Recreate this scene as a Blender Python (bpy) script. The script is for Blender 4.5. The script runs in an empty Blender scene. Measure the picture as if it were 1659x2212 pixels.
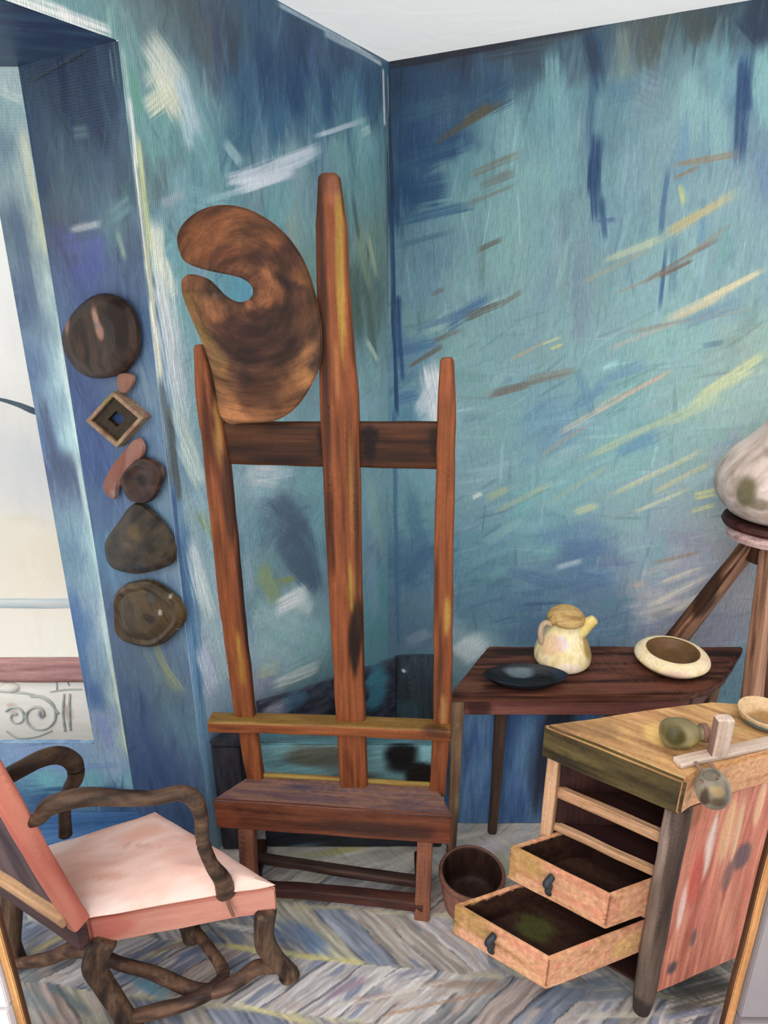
import bpy, bmesh, math
import numpy as np
from mathutils import Vector

scene = bpy.context.scene
COL = scene.collection
rng = np.random.default_rng(7)

# ------------------------------------------------------------------ camera
F, CX, CY, H = 1422.0, 829.5, 1106.0, 2.0
PITCH = math.radians(19.6)
CO, SI = math.cos(PITCH), math.sin(PITCH)
EYE = Vector((0, 0, H))

def ray(x, y):
    a, b = (x - CX) / F, -(y - CY) / F
    return Vector((a, CO + b * SI, -SI + b * CO))

def on(x, y, p, n):                      # point where the sight line meets the plane (p, n)
    d = ray(x, y); n = Vector(n)
    return EYE + d * ((Vector(p) - EYE).dot(n) / d.dot(n))

def at(x, y, Y):   return on(x, y, (0, Y, 0), (0, 1, 0))
def fl(x, y, z=0.): return on(x, y, (0, 0, z), (0, 0, 1))

cam = bpy.data.cameras.new('camera')
cam.sensor_fit = 'HORIZONTAL'; cam.sensor_width = 36.0
cam.lens = 36.0 * F / 1659.0
cam.clip_start = 0.02
camo = bpy.data.objects.new('camera', cam); COL.objects.link(camo)
camo.location = EYE
camo.rotation_euler = (math.pi / 2 - PITCH, 0, 0)
scene.camera = camo

# ------------------------------------------------------------------ numeric noise
def _hash(i, j, k, s):
    h = (i * 374761393 + j * 668265263 + k * 2147483647 + s * 1274126177) & 0xFFFFFFFF
    h = ((h ^ (h >> 13)) * 1274126177) & 0xFFFFFFFF
    h = (h ^ (h >> 16)) & 0xFFFFFFFF
    return h.astype(np.float64) / 4294967295.0

def vnoise(P, seed=0):
    P = np.asarray(P, float)
    i = np.floor(P).astype(np.int64); f = P - i
    f = f * f * (3 - 2 * f)
    out = 0
    for dx in (0, 1):
        wx = f[:, 0] if dx else 1 - f[:, 0]
        for dy in (0, 1):
            wy = f[:, 1] if dy else 1 - f[:, 1]
            for dz in (0, 1):
                wz = f[:, 2] if dz else 1 - f[:, 2]
                out = out + wx * wy * wz * _hash(i[:, 0] + dx, i[:, 1] + dy, i[:, 2] + dz, seed)
    return out

def fbm(P, seed=0, o=3):
    P = np.asarray(P, float); a, t, s = 1.0, 0.0, 0.0
    for k in range(o):
        s = s + a * vnoise(P * (2 ** k), seed + 17 * k); t += a; a *= .55
    return s / t

def lin(c):
    c = np.asarray(c, float) / 255.0
    return np.where(c <= .04045, c / 12.92, ((np.clip(c, 0, None) + .055) / 1.055) ** 2.4)

def smooth(e0, e1, x):
    t = np.clip((x - e0) / (e1 - e0), 0, 1)
    return t * t * (3 - 2 * t)

# ------------------------------------------------------------------ materials
def paint_material(name, rough=.5, fine=70., amount=.22, bump=.25, weave=0., spec=.2, hair=.7):
    m = bpy.data.materials.new(name); m.use_nodes = True
    nt = m.node_tree; nt.nodes.clear(); L = nt.links.new
    N = nt.nodes.new
    out = N('ShaderNodeOutputMaterial'); bs = N('ShaderNodeBsdfPrincipled')
    bs.inputs['Roughness'].default_value = rough
    bs.inputs['Specular IOR Level'].default_value = spec
    L(bs.outputs[0], out.inputs[0])
    at_ = N('ShaderNodeAttribute'); at_.attribute_name = 'paint'
    tc = N('ShaderNodeTexCoord')
    nz = N('ShaderNodeTexNoise'); nz.inputs['Scale'].default_value = fine
    nz.inputs['Detail'].default_value = 6; nz.inputs['Roughness'].default_value = .7
    nz2 = N('ShaderNodeTexNoise'); nz2.inputs['Scale'].default_value = 1.7
    nz2.inputs['Detail'].default_value = 5; nz2.inputs['Roughness'].default_value = .65
    ba = N('ShaderNodeAttribute'); ba.attribute_name = 'brush'
    L(ba.outputs['Vector'], nz2.inputs['Vector'])
    L(tc.outputs['Object'], nz.inputs['Vector'])
    mxx = N('ShaderNodeMix'); mxx.data_type = 'FLOAT'; mxx.inputs[0].default_value = hair
    L(nz.outputs['Fac'], mxx.inputs[2]); L(nz2.outputs['Fac'], mxx.inputs[3])
    mr = N('ShaderNodeMapRange')
    mr.inputs['From Min'].default_value = .28; mr.inputs['From Max'].default_value = .72; mr.clamp = False
    mr.inputs['To Min'].default_value = 1 - amount; mr.inputs['To Max'].default_value = 1 + amount
    L(mxx.outputs[0], mr.inputs['Value'])
    mu = N('ShaderNodeVectorMath'); mu.operation = 'MULTIPLY'
    L(at_.outputs['Color'], mu.inputs[0]); L(mr.outputs[0], mu.inputs[1])
    L(mu.outputs[0], bs.inputs['Base Color'])
    bp = N('ShaderNodeBump'); bp.inputs['Strength'].default_value = bump; bp.inputs['Distance'].default_value = .004
    hsrc = mxx.outputs[0]
    if weave > 0:
        hs = None
        for ax in ('X', 'Y'):
            w = N('ShaderNodeTexWave'); w.wave_type = 'BANDS'; w.bands_direction = ax
            w.inputs['Scale'].default_value = 44; w.inputs['Distortion'].default_value = 3.2
            w.inputs['Detail'].default_value = 2; w.inputs['Detail Scale'].default_value = 2
            L(tc.outputs['UV'], w.inputs['Vector'])
            if hs is None: hs = w.outputs['Fac']
            else:
                ad = N('ShaderNodeMath'); ad.operation = 'MULTIPLY_ADD'; ad.inputs[1].default_value = .45
                L(w.outputs['Fac'], ad.inputs[0]); L(hs, ad.inputs[2]); hs = ad.outputs[0]
        ml = N('ShaderNodeMath'); ml.operation = 'MULTIPLY_ADD'; ml.inputs[1].default_value = weave
        L(hs, ml.inputs[0]); L(hsrc, ml.inputs[2]); hsrc = ml.outputs[0]
    L(hsrc, bp.inputs['Height']); L(bp.outputs[0], bs.inputs['Normal'])
    return m

M_WALL = paint_material('brushed_wall_paint', rough=.4, fine=70, amount=.24, bump=.7, weave=.19, spec=.3)
M_FLOOR = paint_material('worn_floor_paint', rough=.5, fine=60, amount=.2, bump=.35)
M_CEIL = paint_material('ceiling_plaster', rough=.6, fine=50, amount=.05, bump=.3, weave=.12)
def make_translucent(m, f):
    nt = m.node_tree; out = [n for n in nt.nodes if n.type == 'OUTPUT_MATERIAL'][0]; src = out.inputs[0].links[0].from_socket
    tr = nt.nodes.new('ShaderNodeBsdfTranslucent'); tr.inputs['Color'].default_value = (.90, .91, .91, 1)
    mx = nt.nodes.new('ShaderNodeMixShader'); mx.inputs[0].default_value = f
    nt.links.new(src, mx.inputs[1]); nt.links.new(tr.outputs[0], mx.inputs[2]); nt.links.new(mx.outputs[0], out.inputs[0])
M_BRIGHT_CEIL = paint_material('brightened_ceiling', rough=.6, fine=50, amount=.05, bump=.3, weave=.12)
make_translucent(M_BRIGHT_CEIL, .345)  # translucency added so the ceiling passes light and looks brighter
M_WOOD = paint_material('brushed_wood', rough=.5, fine=90, amount=.42, bump=.45, spec=.15)
M_CLOTH = paint_material('upholstery', rough=.8, fine=110, amount=.10, bump=.3, spec=.1)
M_CERAMIC = paint_material('rough_ceramic', rough=.42, fine=80, amount=.22, bump=.35)
M_DARK = paint_material('dark_paint', rough=.45, fine=80, amount=.4, bump=.4)
M_STONE = paint_material('pale_stone', rough=.7, fine=60, amount=.06, bump=.25, spec=.2)

def glass_material():
    m = bpy.data.materials.new('smoky_glass'); m.use_nodes = True
    nt = m.node_tree; bs = nt.nodes['Principled BSDF']; L = nt.links.new
    a = nt.nodes.new('ShaderNodeAttribute'); a.attribute_name = 'paint'
    L(a.outputs['Color'], bs.inputs['Base Color'])
    nz = nt.nodes.new('ShaderNodeTexNoise'); nz.inputs['Scale'].default_value = 40
    bp = nt.nodes.new('ShaderNodeBump'); bp.inputs['Strength'].default_value = .2; bp.inputs['Distance'].default_value = .004
    L(nz.outputs['Fac'], bp.inputs['Height']); L(bp.outputs[0], bs.inputs['Normal'])
    bs.inputs['Roughness'].default_value = .22
    bs.inputs['Transmission Weight'].default_value = .45
    bs.inputs['IOR'].default_value = 1.3
    return m
M_GLASS = glass_material()

# ------------------------------------------------------------------ objects, tags
def tag(o, label=None, cat=None, group=None, kind=None):
    if label: o['label'] = label
    if cat: o['category'] = cat
    if group: o['group'] = group
    if kind: o['kind'] = kind
    return o

def thing(name, loc, label, cat, group=None):
    o = bpy.data.objects.new(name, None); COL.objects.link(o)
    o.empty_display_size = .05
    o.location = loc
    return tag(o, label, cat, group)

def world_origin(o):
    v = Vector((0, 0, 0))
    while o is not None:
        v += o.location; o = o.parent
    return v

def densify(bm, L):
    for _ in range(9):
        es = [e for e in bm.edges if e.calc_length() > L]
        if not es: break
        bmesh.ops.subdivide_edges(bm, edges=es, cuts=1)
        bmesh.ops.triangulate(bm, faces=[f for f in bm.faces if len(f.verts) > 4])
        if len(bm.verts) > 60000: break

GAIN = 1.0
def make(name, bm, mat, paint, parent=None, dense=.02, wobble=.0015, loc=None, angle=35, seed=0, gain=None):
    """link one mesh; paint(P, N) returns sRGB 0..255 per face corner, in world metres"""
    if dense: densify(bm, dense)
    bmesh.ops.recalc_face_normals(bm, faces=bm.faces)
    if wobble:
        bm.verts.ensure_lookup_table()
        P = np.array([v.co for v in bm.verts])
        D = np.stack([vnoise(P * 14 + 31 * k, 5 + seed + k) - .5 for k in range(3)], 1) * 2 * wobble
        for v, d in zip(bm.verts, D): v.co += Vector(d)
    base = world_origin(parent) if parent is not None else Vector(loc if loc is not None else (0, 0, 0))
    me = bpy.data.meshes.new(name); bm.to_mesh(me); bm.free()
    n = len(me.vertices); co = np.empty(n * 3); me.vertices.foreach_get('co', co); co = co.reshape(-1, 3)
    nl = len(me.loops); vi = np.empty(nl, np.int32); me.loops.foreach_get('vertex_index', vi)
    npol = len(me.polygons); tot = np.empty(npol, np.int32); me.polygons.foreach_get('loop_total', tot)
    pn = np.empty(npol * 3); me.polygons.foreach_get('normal', pn); pn = pn.reshape(-1, 3)
    c = lin(np.clip(paint(co[vi], np.repeat(pn, tot, 0)), 0, 255)) * (GAIN if gain is None else gain)
    rgba = np.ones((nl, 4)); rgba[:, :3] = c
    a = me.color_attributes.new('paint', 'FLOAT_COLOR', 'CORNER')
    a.data.foreach_set('color', rgba.ravel())
    bq = paint.brush(co[vi]) if hasattr(paint, 'brush') else co[vi] * 40
    a = me.attributes.new('brush', 'FLOAT_VECTOR', 'CORNER'); a.data.foreach_set('vector', bq.ravel())
    co -= np.array(base); me.vertices.foreach_set('co', co.ravel())
    me.polygons.foreach_set('use_smooth', np.ones(npol, bool))
    me.update(); me.set_sharp_from_angle(angle=math.radians(angle))
    me.materials.append(mat)
    o = bpy.data.objects.new(name, me); COL.objects.link(o)
    if parent is not None: o.parent = parent
    else: o.location = base
    return o

# ------------------------------------------------------------------ paint recipes
def streak(cols, axis=(0, 0, 1), fa=4., fc=60., seed=0, marks=(), faces=None, contrast=1.6):
    """brush streaks along an axis, mixing the given colours; marks = worn or daubed patches, painted highlights and shade"""
    ax = np.array(Vector(axis).normalized())
    cols = np.array(cols, float)
    def fn(P, N):
        al = P @ ax
        perp = P - al[:, None] * ax
        Q = perp * fc + ax * (al * fa)[:, None]
        t = fbm(Q, seed, 3)
        t = np.clip((t - .5) * contrast + .5, 0, .9999) * (len(cols) - 1)
        i = np.minimum(t.astype(int), len(cols) - 2) if len(cols) > 1 else np.zeros(len(P), int)
        f = (t - i)[:, None]
        c = cols[i] * (1 - f) + cols[np.minimum(i + 1, len(cols) - 1)] * f
        if faces is not None: c = faces(P, N, c)
        for (ctr, rad, mc, ma) in marks:
            d = (P - np.array(ctr)) / np.array(rad)
            r = np.sqrt((d ** 2).sum(1)) + (fbm(Q * .6, seed + 3, 2) - .5) * .9
            w = smooth(1.05, .55, r)[:, None] * ma
            c = c * (1 - w) + np.array(mc, float) * w
        return c
    def brush(P):
        al = P @ ax
        return (P - al[:, None] * ax) * fc * 1.6 + ax * (al * fa)[:, None]
    fn.brush = brush
    return fn

def byface(pairs, fc=60., seed=0):
    """different colours on differently facing sides: pairs = [(direction, cosine, colours, axis)]"""
    fns = [(np.array(Vector(d).normalized()), cz, streak(cs, ax, 5, fc, seed + 9 * k)) for k, (d, cz, cs, ax) in enumerate(pairs)]
    def faces(P, N, c):
        for d, cz, fn in fns:
            m = (N @ d) > cz
            if m.any(): c[m] = fn(P[m], N[m])
        return c
    return faces

# ------------------------------------------------------------------ shape helpers
def catmull(pts, n):
    pts = [Vector(p) for p in pts]
    if len(pts) == 2:
        return [pts[0].lerp(pts[1], i / n) for i in range(n + 1)]
    P = [pts[0] * 2 - pts[1]] + pts + [pts[-1] * 2 - pts[-2]]
    out = []; m = len(pts) - 1
    for i in range(n + 1):
        t = i / n * m; k = min(int(t), m - 1); u = t - k
        a, b, c, d = P[k:k + 4]
        out.append(.5 * ((2 * b) + (c - a) * u + (2 * a - 5 * b + 4 * c - d) * u * u + (3 * b - a - 3 * c + d) * u ** 3))
    return out

def rrect(w, h, r, k=3):
    r = min(r, w * .49, h * .49); out = []
    for cx, cy, a0 in ((w/2-r, h/2-r, 0), (-w/2+r, h/2-r, 90), (-w/2+r, -h/2+r, 180), (w/2-r, -h/2+r, 270)):
        for i in range(k + 1):
            a = math.radians(a0 + 90 * i / k); out.append((cx + r * math.cos(a), cy + r * math.sin(a)))
    return out

def circ(n=14): return [(math.cos(2 * math.pi * i / n), math.sin(2 * math.pi * i / n)) for i in range(n)]

def sweep(bm, path, sections, side=(1, 0, 0), n=None, capround=.0):
    """sections: list of outlines (same length) spread along the path; side fixes the first axis"""
    length = sum((Vector(path[i + 1]) - Vector(path[i])).length for i in range(len(path) - 1))
    n = n or max(6, int(length / .02))
    pts = catmull(path, n); rings = []
    for i, p in enumerate(pts):
        t = (pts[min(i + 1, n)] - pts[max(i - 1, 0)]).normalized()
        s = Vector(side); s = (s - t * s.dot(t)).normalized(); u = t.cross(s)
        f = i / n * (len(sections) - 1); k = min(int(f), max(len(sections) - 2, 0)); g = f - k
        A = sections[k]; B = sections[min(k + 1, len(sections) - 1)]
        rings.append([bm.verts.new(p + s * (a[0] * (1 - g) + b[0] * g) + u * (a[1] * (1 - g) + b[1] * g)) for a, b in zip(A, B)])
    m = len(rings[0])
    for i in range(n):
        for j in range(m):
            bm.faces.new((rings[i][j], rings[i][(j + 1) % m], rings[i + 1][(j + 1) % m], rings[i + 1][j]))
    for ring, p, sgn in ((rings[0], pts[0], -1), (rings[-1], pts[-1], 1)):
        t = (pts[-1] - pts[-2]).normalized() if sgn > 0 else (pts[0] - pts[1]).normalized()
        r2 = [bm.verts.new(p + (v.co - p) * .72 + t * capround) for v in ring]
        for j in range(m): bm.faces.new((ring[j], ring[(j + 1) % m], r2[(j + 1) % m], r2[j]))
        bm.faces.new(r2)
    return bm

def bar(path, w, d, side=(1, 0, 0), r=.008, cap=.004, n=None):
    """w, d may be lists along the path"""
    ws = w if isinstance(w, (list, tuple)) else [w]; ds = d if isinstance(d, (list, tuple)) else [d] * len(ws)
    if len(ws) == 1: ws = ws * len(ds)
    return sweep(bmesh.new(), path, [rrect(a, b, r) for a, b in zip(ws, ds)], side, n, cap)

def rod(path, radii, side=(1, .2, .1), n=None, bm=None, seg=12, cap=.004):
    rs = radii if isinstance(radii, (list, tuple)) else [radii]
    return sweep(bm or bmesh.new(), path, [[(x * r, y * r) for x, y in circ(seg)] for r in rs], side, n, cap)

def box(lo, hi, bev=.004, bm=None):
    own = bmesh.new(); lo, hi = Vector(lo), Vector(hi)
    bmesh.ops.create_cube(own, size=1)
    for v in own.verts:
        v.co = Vector([(lo[i] + hi[i]) / 2 + v.co[i] * (hi[i] - lo[i]) for i in range(3)])
    if bev: bmesh.ops.bevel(own, geom=own.edges[:], offset=bev, segments=2, affect='EDGES', clamp_overlap=True)
    if bm is None: return own
    me = bpy.data.meshes.new('t'); own.to_mesh(me); own.free(); bm.from_mesh(me); bpy.data.meshes.remove(me); return bm

def prism(poly, vec, bev=.004, bm=None):
    """closed outline extruded along vec"""
    own = bmesh.new(); vec = Vector(vec)
    vs = [own.verts.new(p) for p in poly]
    f = own.faces.new(vs)
    r = bmesh.ops.extrude_face_region(own, geom=[f])
    bmesh.ops.translate(own, verts=[g for g in r['geom'] if isinstance(g, bmesh.types.BMVert)], vec=vec)
    bmesh.ops.recalc_face_normals(own, faces=own.faces)
    if bev:
        es = [e for e in own.edges if e.calc_face_angle(0) > .5]
        bmesh.ops.bevel(own, geom=es, offset=bev, segments=2, affect='EDGES', clamp_overlap=True)
    bmesh.ops.triangulate(own, faces=[g for g in own.faces if len(g.verts) > 4])
    if bm is None: return own
    me = bpy.data.meshes.new('t'); own.to_mesh(me); own.free(); bm.from_mesh(me); bpy.data.meshes.remove(me); return bm

def lathe(profile, c, n=40, k=60, squash=(1, 1), bm=None, smoothp=True, cap=True):
    """profile (r, z) from bottom centre to top or back inside; c = base centre"""
    bm = bm or bmesh.new()
    pr = [(p.x, p.y) for p in catmull([(r, z, 0) for r, z in profile], k)] if smoothp else profile
    rings = []
    for r, z in pr:
        r = max(r, .0004)
        rings.append([bm.verts.new((c[0] + r * squash[0] * math.cos(2 * math.pi * i / n), c[1] + r * squash[1] * math.sin(2 * math.pi * i / n), c[2] + z)) for i in range(n)])
    for a, b in zip(rings[:-1], rings[1:]):
        for i in range(n): bm.faces.new((a[i], a[(i + 1) % n], b[(i + 1) % n], b[i]))
    if cap: bm.faces.new(rings[0]); bm.faces.new(rings[-1])
    else: bmesh.ops.remove_doubles(bm, verts=bm.verts, dist=.00005)
    return bm

def dome(poly, nrm, t0, prof, hole=None):
    """a relief plate: outline lying on a plane, rising along nrm; prof = [(scale, height)]"""
    bm = bmesh.new(); nrm = Vector(nrm); c = sum((Vector(p) for p in poly), Vector()) / len(poly)
    rings = []
    for s, h in prof:
        rings.append([bm.verts.new(c + (Vector(p) - c) * s + nrm * h) for p in poly])
    m = len(poly)
    for a, b in zip(rings[:-1], rings[1:]):
        for i in range(m): bm.faces.new((a[i], a[(i + 1) % m], b[(i + 1) % m], b[i]))
    if hole is None:
        bm.faces.new(rings[0]); bm.faces.new(rings[-1])
    else:
        for i in range(m): bm.faces.new((rings[-1][i], rings[-1][(i + 1) % m], rings[0][(i + 1) % m], rings[0][i]))
    return bm

def join(bm, other):
    me = bpy.data.meshes.new('t'); other.to_mesh(me); other.free(); bm.from_mesh(me); bpy.data.meshes.remove(me); return bm

# ------------------------------------------------------------------ brushed panels (walls, floor, ceiling)
class Panel:
    """a flat stretch of wall whose paint film is laid stroke by stroke, in metres along (u, v)"""
    def __init__(s, o, u, v, w, h, res):
        s.o, s.u, s.v = Vector(o), Vector(u).normalized(), Vector(v).normalized()
        s.n = s.u.cross(s.v)
        s.nu, s.nv = int(w / res) + 1, int(h / res) + 1
        s.w, s.h, s.res = w, h, res
        s.U = np.linspace(0, w, s.nu); s.V = np.linspace(0, h, s.nv)
        s.c = np.zeros((s.nv, s.nu, 3)); s.z = np.zeros((s.nv, s.nu))
    def uv(s, x, y):
        p = on(x, y, s.o, s.n) - s.o
        return p.dot(s.u), p.dot(s.v)
    def base(s, pts, power=3.2, warp=.05, eps=.03):
        pu = np.array([s.uv(p[0], p[1]) for p in pts]); pc = np.array([p[2] for p in pts], float)
        su, sv = np.linspace(0, s.w, max(2, s.nu // 3)), np.linspace(0, s.h, max(2, s.nv // 3))
        UU, VV = np.meshgrid(su, sv); q = np.stack([UU.ravel(), VV.ravel(), np.zeros(UU.size)], 1)
        uu = UU.ravel() + (fbm(q * 9, 1) - .5) * warp * 2; vv = VV.ravel() + (fbm(q * 9, 2) - .5) * warp * 3
        num = np.zeros((UU.size, 3)); den = np.zeros(UU.size)
        for (a, b), c in zip(pu, pc):
            w = 1 / ((uu - a) ** 2 + (vv - b) ** 2 + eps ** 2) ** (power / 2)
            num += w[:, None] * c; den += w
        small = (num / den[:, None]).reshape(len(sv), len(su), 3)
        iu = np.linspace(0, len(su) - 1.001, s.nu); iv = np.linspace(0, len(sv) - 1.001, s.nv)
        a, b = iu.astype(int), iv.astype(int); fa, fb = (iu - a)[None, :, None], (iv - b)[:, None, None]
        g = lambda r, t: small[np.ix_(r, t)]
        s.c = (g(b, a) * (1 - fa) + g(b, a + 1) * fa) * (1 - fb) + (g(b + 1, a) * (1 - fa) + g(b + 1, a + 1) * fa) * fb
    def dab(s, a, b, wid, col, alpha=.8, dry=.6, lift=.0006, taper=.25):
        a, b = np.array(a, float), np.array(b, float)
        L = np.hypot(*(b - a)) + 1e-6; t = (b - a) / L; nrm = np.array([-t[1], t[0]])
        m = wid * 1.3
        u0, u1 = min(a[0], b[0]) - m, max(a[0], b[0]) + m; v0, v1 = min(a[1], b[1]) - m, max(a[1], b[1]) + m
        i0, i1 = max(0, int(u0 / s.res)), min(s.nu, int(u1 / s.res) + 2); j0, j1 = max(0, int(v0 / s.res)), min(s.nv, int(v1 / s.res) + 2)
        if i1 <= i0 or j1 <= j0: return
        UU, VV = np.meshgrid(s.U[i0:i1], s.V[j0:j1]); du, dv = UU - a[0], VV - a[1]
        x = du * t[0] + dv * t[1]; y = du * nrm[0] + dv * nrm[1]
        sd = int(rng.integers(1, 9999))
        q = np.stack([x.ravel() * 6, y.ravel() * 230, np.full(x.size, sd * .37)], 1)
        bn = vnoise(q, sd).reshape(x.shape); bn = np.clip(.5 + (bn - .5) * 1.5, 0, 1)
        y = y + (vnoise(np.stack([x.ravel() * 6, x.ravel() * 0, np.full(x.size, sd * .1)], 1), sd + 1).reshape(x.shape) - .5) * wid * .35 + (bn - .5) * wid * .25
        k = smooth(1.05, .4, np.abs(y) / (wid * .5)) * smooth(-wid * .4, L * taper, x) * smooth(L + wid * .4, L * (1 - taper), x)
        al = np.clip(k * (1 - dry + dry * 1.8 * bn), 0, 1) * alpha
        s.c[j0:j1, i0:i1] = s.c[j0:j1, i0:i1] * (1 - al[..., None]) + np.array(col, float) * al[..., None]
        s.z[j0:j1, i0:i1] += k * (bn - .3) * lift * alpha
    def stroke(s, x0, y0, x1, y1, wpx, col, alpha=.8, dry=.6, lift=.0008, taper=.25):
        a, b = s.uv(x0, y0), s.uv(x1, y1)
        d = (s.o + s.u * a[0] + s.v * a[1] - EYE).dot(Vector((0, CO, -SI)))
        s.dab(a, b, 1.45 * wpx * d / F, col, alpha, dry, lift, taper)
    def scumble(s, n, dirs, ln=(.05, .2), wd=(.008, .022), jit=11, alpha=.55, box_=None):
        """many small strokes in the paint's own colours; dirs(u, v) -> angle"""
        b = box_ or (0, 0, s.w, s.h)
        for _ in range(n):
            u, v = rng.uniform(b[0], b[2]), rng.uniform(b[1], b[3])
            i, j = min(s.nu - 1, int(u / s.res)), min(s.nv - 1, int(v / s.res))
            k = rng.normal(0, jit); c = s.c[j, i] + k + rng.normal(0, jit * .35, 3)
            a = dirs(u, v); l = rng.uniform(*ln) / 2
            s.dab((u - math.cos(a) * l, v - math.sin(a) * l), (u + math.cos(a) * l, v + math.sin(a) * l), rng.uniform(*wd), c, alpha, .7, .0005)
    def build(s, name, mat, keep=None, z_amp=1.0, parent=None, flip=False, desat=0.):
        P = np.array(s.o)[None, None] + s.U[None, :, None] * np.array(s.u) + s.V[:, None, None] * np.array(s.v) + (s.z * z_amp)[..., None] * np.array(s.n) * (-1 if flip else 1)
        idx = np.arange(s.nu * s.nv).reshape(s.nv, s.nu)
        q = np.stack([idx[:-1, :-1], idx[:-1, 1:], idx[1:, 1:], idx[1:, :-1]], -1)
        if flip: q = q[..., ::-1]
        if keep is not None:
            UU, VV = np.meshgrid((s.U[1:] + s.U[:-1]) / 2, (s.V[1:] + s.V[:-1]) / 2)
            q = q[keep(UU, VV)]
        q = q.reshape(-1, 4)
        used = np.unique(q); remap = np.full(s.nu * s.nv, -1); remap[used] = np.arange(len(used)); q = remap[q]
        V = P.reshape(-1, 3)[used]; C = lin(np.clip(s.c, 0, 255)).reshape(-1, 3)[used] * getattr(s, 'gain', 1.0)
        C = C * (1 - desat) + (C @ np.array([.25, .6, .15]))[:, None] * desat
        me = bpy.data.meshes.new(name)
        me.vertices.add(len(V)); me.vertices.foreach_set('co', V.ravel())
        me.loops.add(q.size); me.loops.foreach_set('vertex_index', q.ravel().astype(np.int32))
        me.polygons.add(len(q)); me.polygons.foreach_set('loop_start', np.arange(0, q.size, 4, dtype=np.int32))
        me.polygons.foreach_set('loop_total', np.full(len(q), 4, np.int32))
        me.update(calc_edges=True); me.validate()
        a = me.color_attributes.new('paint', 'FLOAT_COLOR', 'POINT')
        a.data.foreach_set('color', np.concatenate([C, np.ones((len(C), 1))], 1).ravel())
        uvl = me.uv_layers.new(name='UVMap')
        UU, VV = np.meshgrid(s.U, s.V)
        br = getattr(s, 'brush', None)
        if br is None: br = np.stack([UU * 105, VV * 13, UU * 0], -1)
        a = me.attributes.new('brush', 'FLOAT_VECTOR', 'POINT'); a.data.foreach_set('vector', br.reshape(-1, 3)[used].ravel())
        uvs = np.stack([UU.ravel(), VV.ravel()], 1)[used][q.ravel()]
        uvl.data.foreach_set('uv', uvs.ravel())
        me.polygons.foreach_set('use_smooth', np.ones(len(q), bool))
        me.materials.append(mat)
        o = bpy.data.objects.new(name, me); COL.objects.link(o)
        if parent is not None: o.parent = parent
        return o

# ================================================================== the room
C0 = Vector((.018, 2.995, 0))
E1 = Vector((-.632, 1.85, 0))                          # where the left wall ends at the window niche
UM = (C0 - E1).normalized()                           # along the left wall, towards the corner
UR = Vector((.875, -.483, 0)).normalized()          # along the right wall, away from the corner
UP_ = Vector((-.861, .509, 0)).normalized()
E2 = E1 + UP_ * .40                                  # back edge of the niche
ZC, ZN = 2.79, 2.53                                  # ceiling, niche head
Z = Vector((0, 0, 1))
NM = Vector((UM.y, -UM.x, 0)); NR = Vector((-.483, -.875, 0)).normalized(); NP = Vector((-.509, -.861, 0)).normalized()

# ---- left wall
pm = Panel(E1 - UM * .9, UM, Z, (C0 - E1).length + .9, ZC, .0032)
pm.base([
 (100,20,(110,150,150)),(200,40,(100,140,145)),(300,30,(95,120,125)),(400,40,(72,85,92)),(480,60,(60,76,92)),(560,40,(48,82,112)),(650,90,(38,65,98)),(740,140,(42,72,105)),(800,165,(58,92,122)),
 (580,150,(36,68,104)),(650,200,(38,76,116)),(520,180,(50,90,122)),(450,130,(80,105,122)),(760,220,(75,120,145)),(300,150,(105,145,145)),(300,210,(105,150,148)),(350,300,(98,150,150)),
 (420,250,(122,162,166)),(520,280,(60,105,130)),(600,270,(55,98,132)),(700,260,(75,115,140)),(780,300,(120,170,175)),(450,330,(105,155,160)),(360,360,(96,122,128)),(330,420,(92,112,118)),(560,370,(120,152,162)),
 (640,370,(130,160,170)),(740,350,(115,160,165)),(380,420,(118,168,178)),(600,430,(112,164,172)),(360,560,(115,172,182)),(520,620,(95,165,190)),(650,550,(120,150,145)),(800,400,(110,155,160)),(800,520,(115,145,135)),
 (780,650,(88,112,106)),(810,800,(125,165,170)),(790,880,(135,180,190)),(340,700,(175,190,205)),(400,700,(150,185,195)),(400,900,(150,188,198)),(370,1000,(120,152,178)),(410,1100,(140,172,188)),
 (440,1250,(150,180,192)),(450,1400,(165,185,202)),(450,1500,(140,165,188)),(560,1030,(168,198,208)),(660,1050,(120,166,176)),(560,1150,(108,150,168)),(620,1150,(85,105,128)),(670,1250,(86,112,134)),
 (550,1250,(122,160,168)),(640,1310,(172,202,208)),(690,1130,(118,166,178)),(580,1400,(150,192,198)),(660,1400,(138,185,192)),(560,1480,(160,165,188)),(810,1050,(132,172,182)),(800,1200,(125,160,182)),
 (810,1300,(108,168,178)),(820,1400,(112,172,186)),(470,1620,(85,110,140)),(620,1640,(95,140,150)),
], warp=.05)
ang_v = lambda u, v: math.pi / 2 + rng.normal(0, .25)
pm.scumble(1500, lambda u, v: (math.pi / 2 if v > 2.1 else .55) + rng.normal(0, .35), box_=(.85, .3, 2.23, 2.79))
pm.scumble(220, ang_v, ln=(.08, .22), wd=(.03, .06), jit=15, alpha=.5, box_=(.85, .3, 2.23, 2.79))
pm.scumble(500, ang_v, box_=(.85, 1.7, 2.23, 2.79), ln=(.1, .3))
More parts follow.
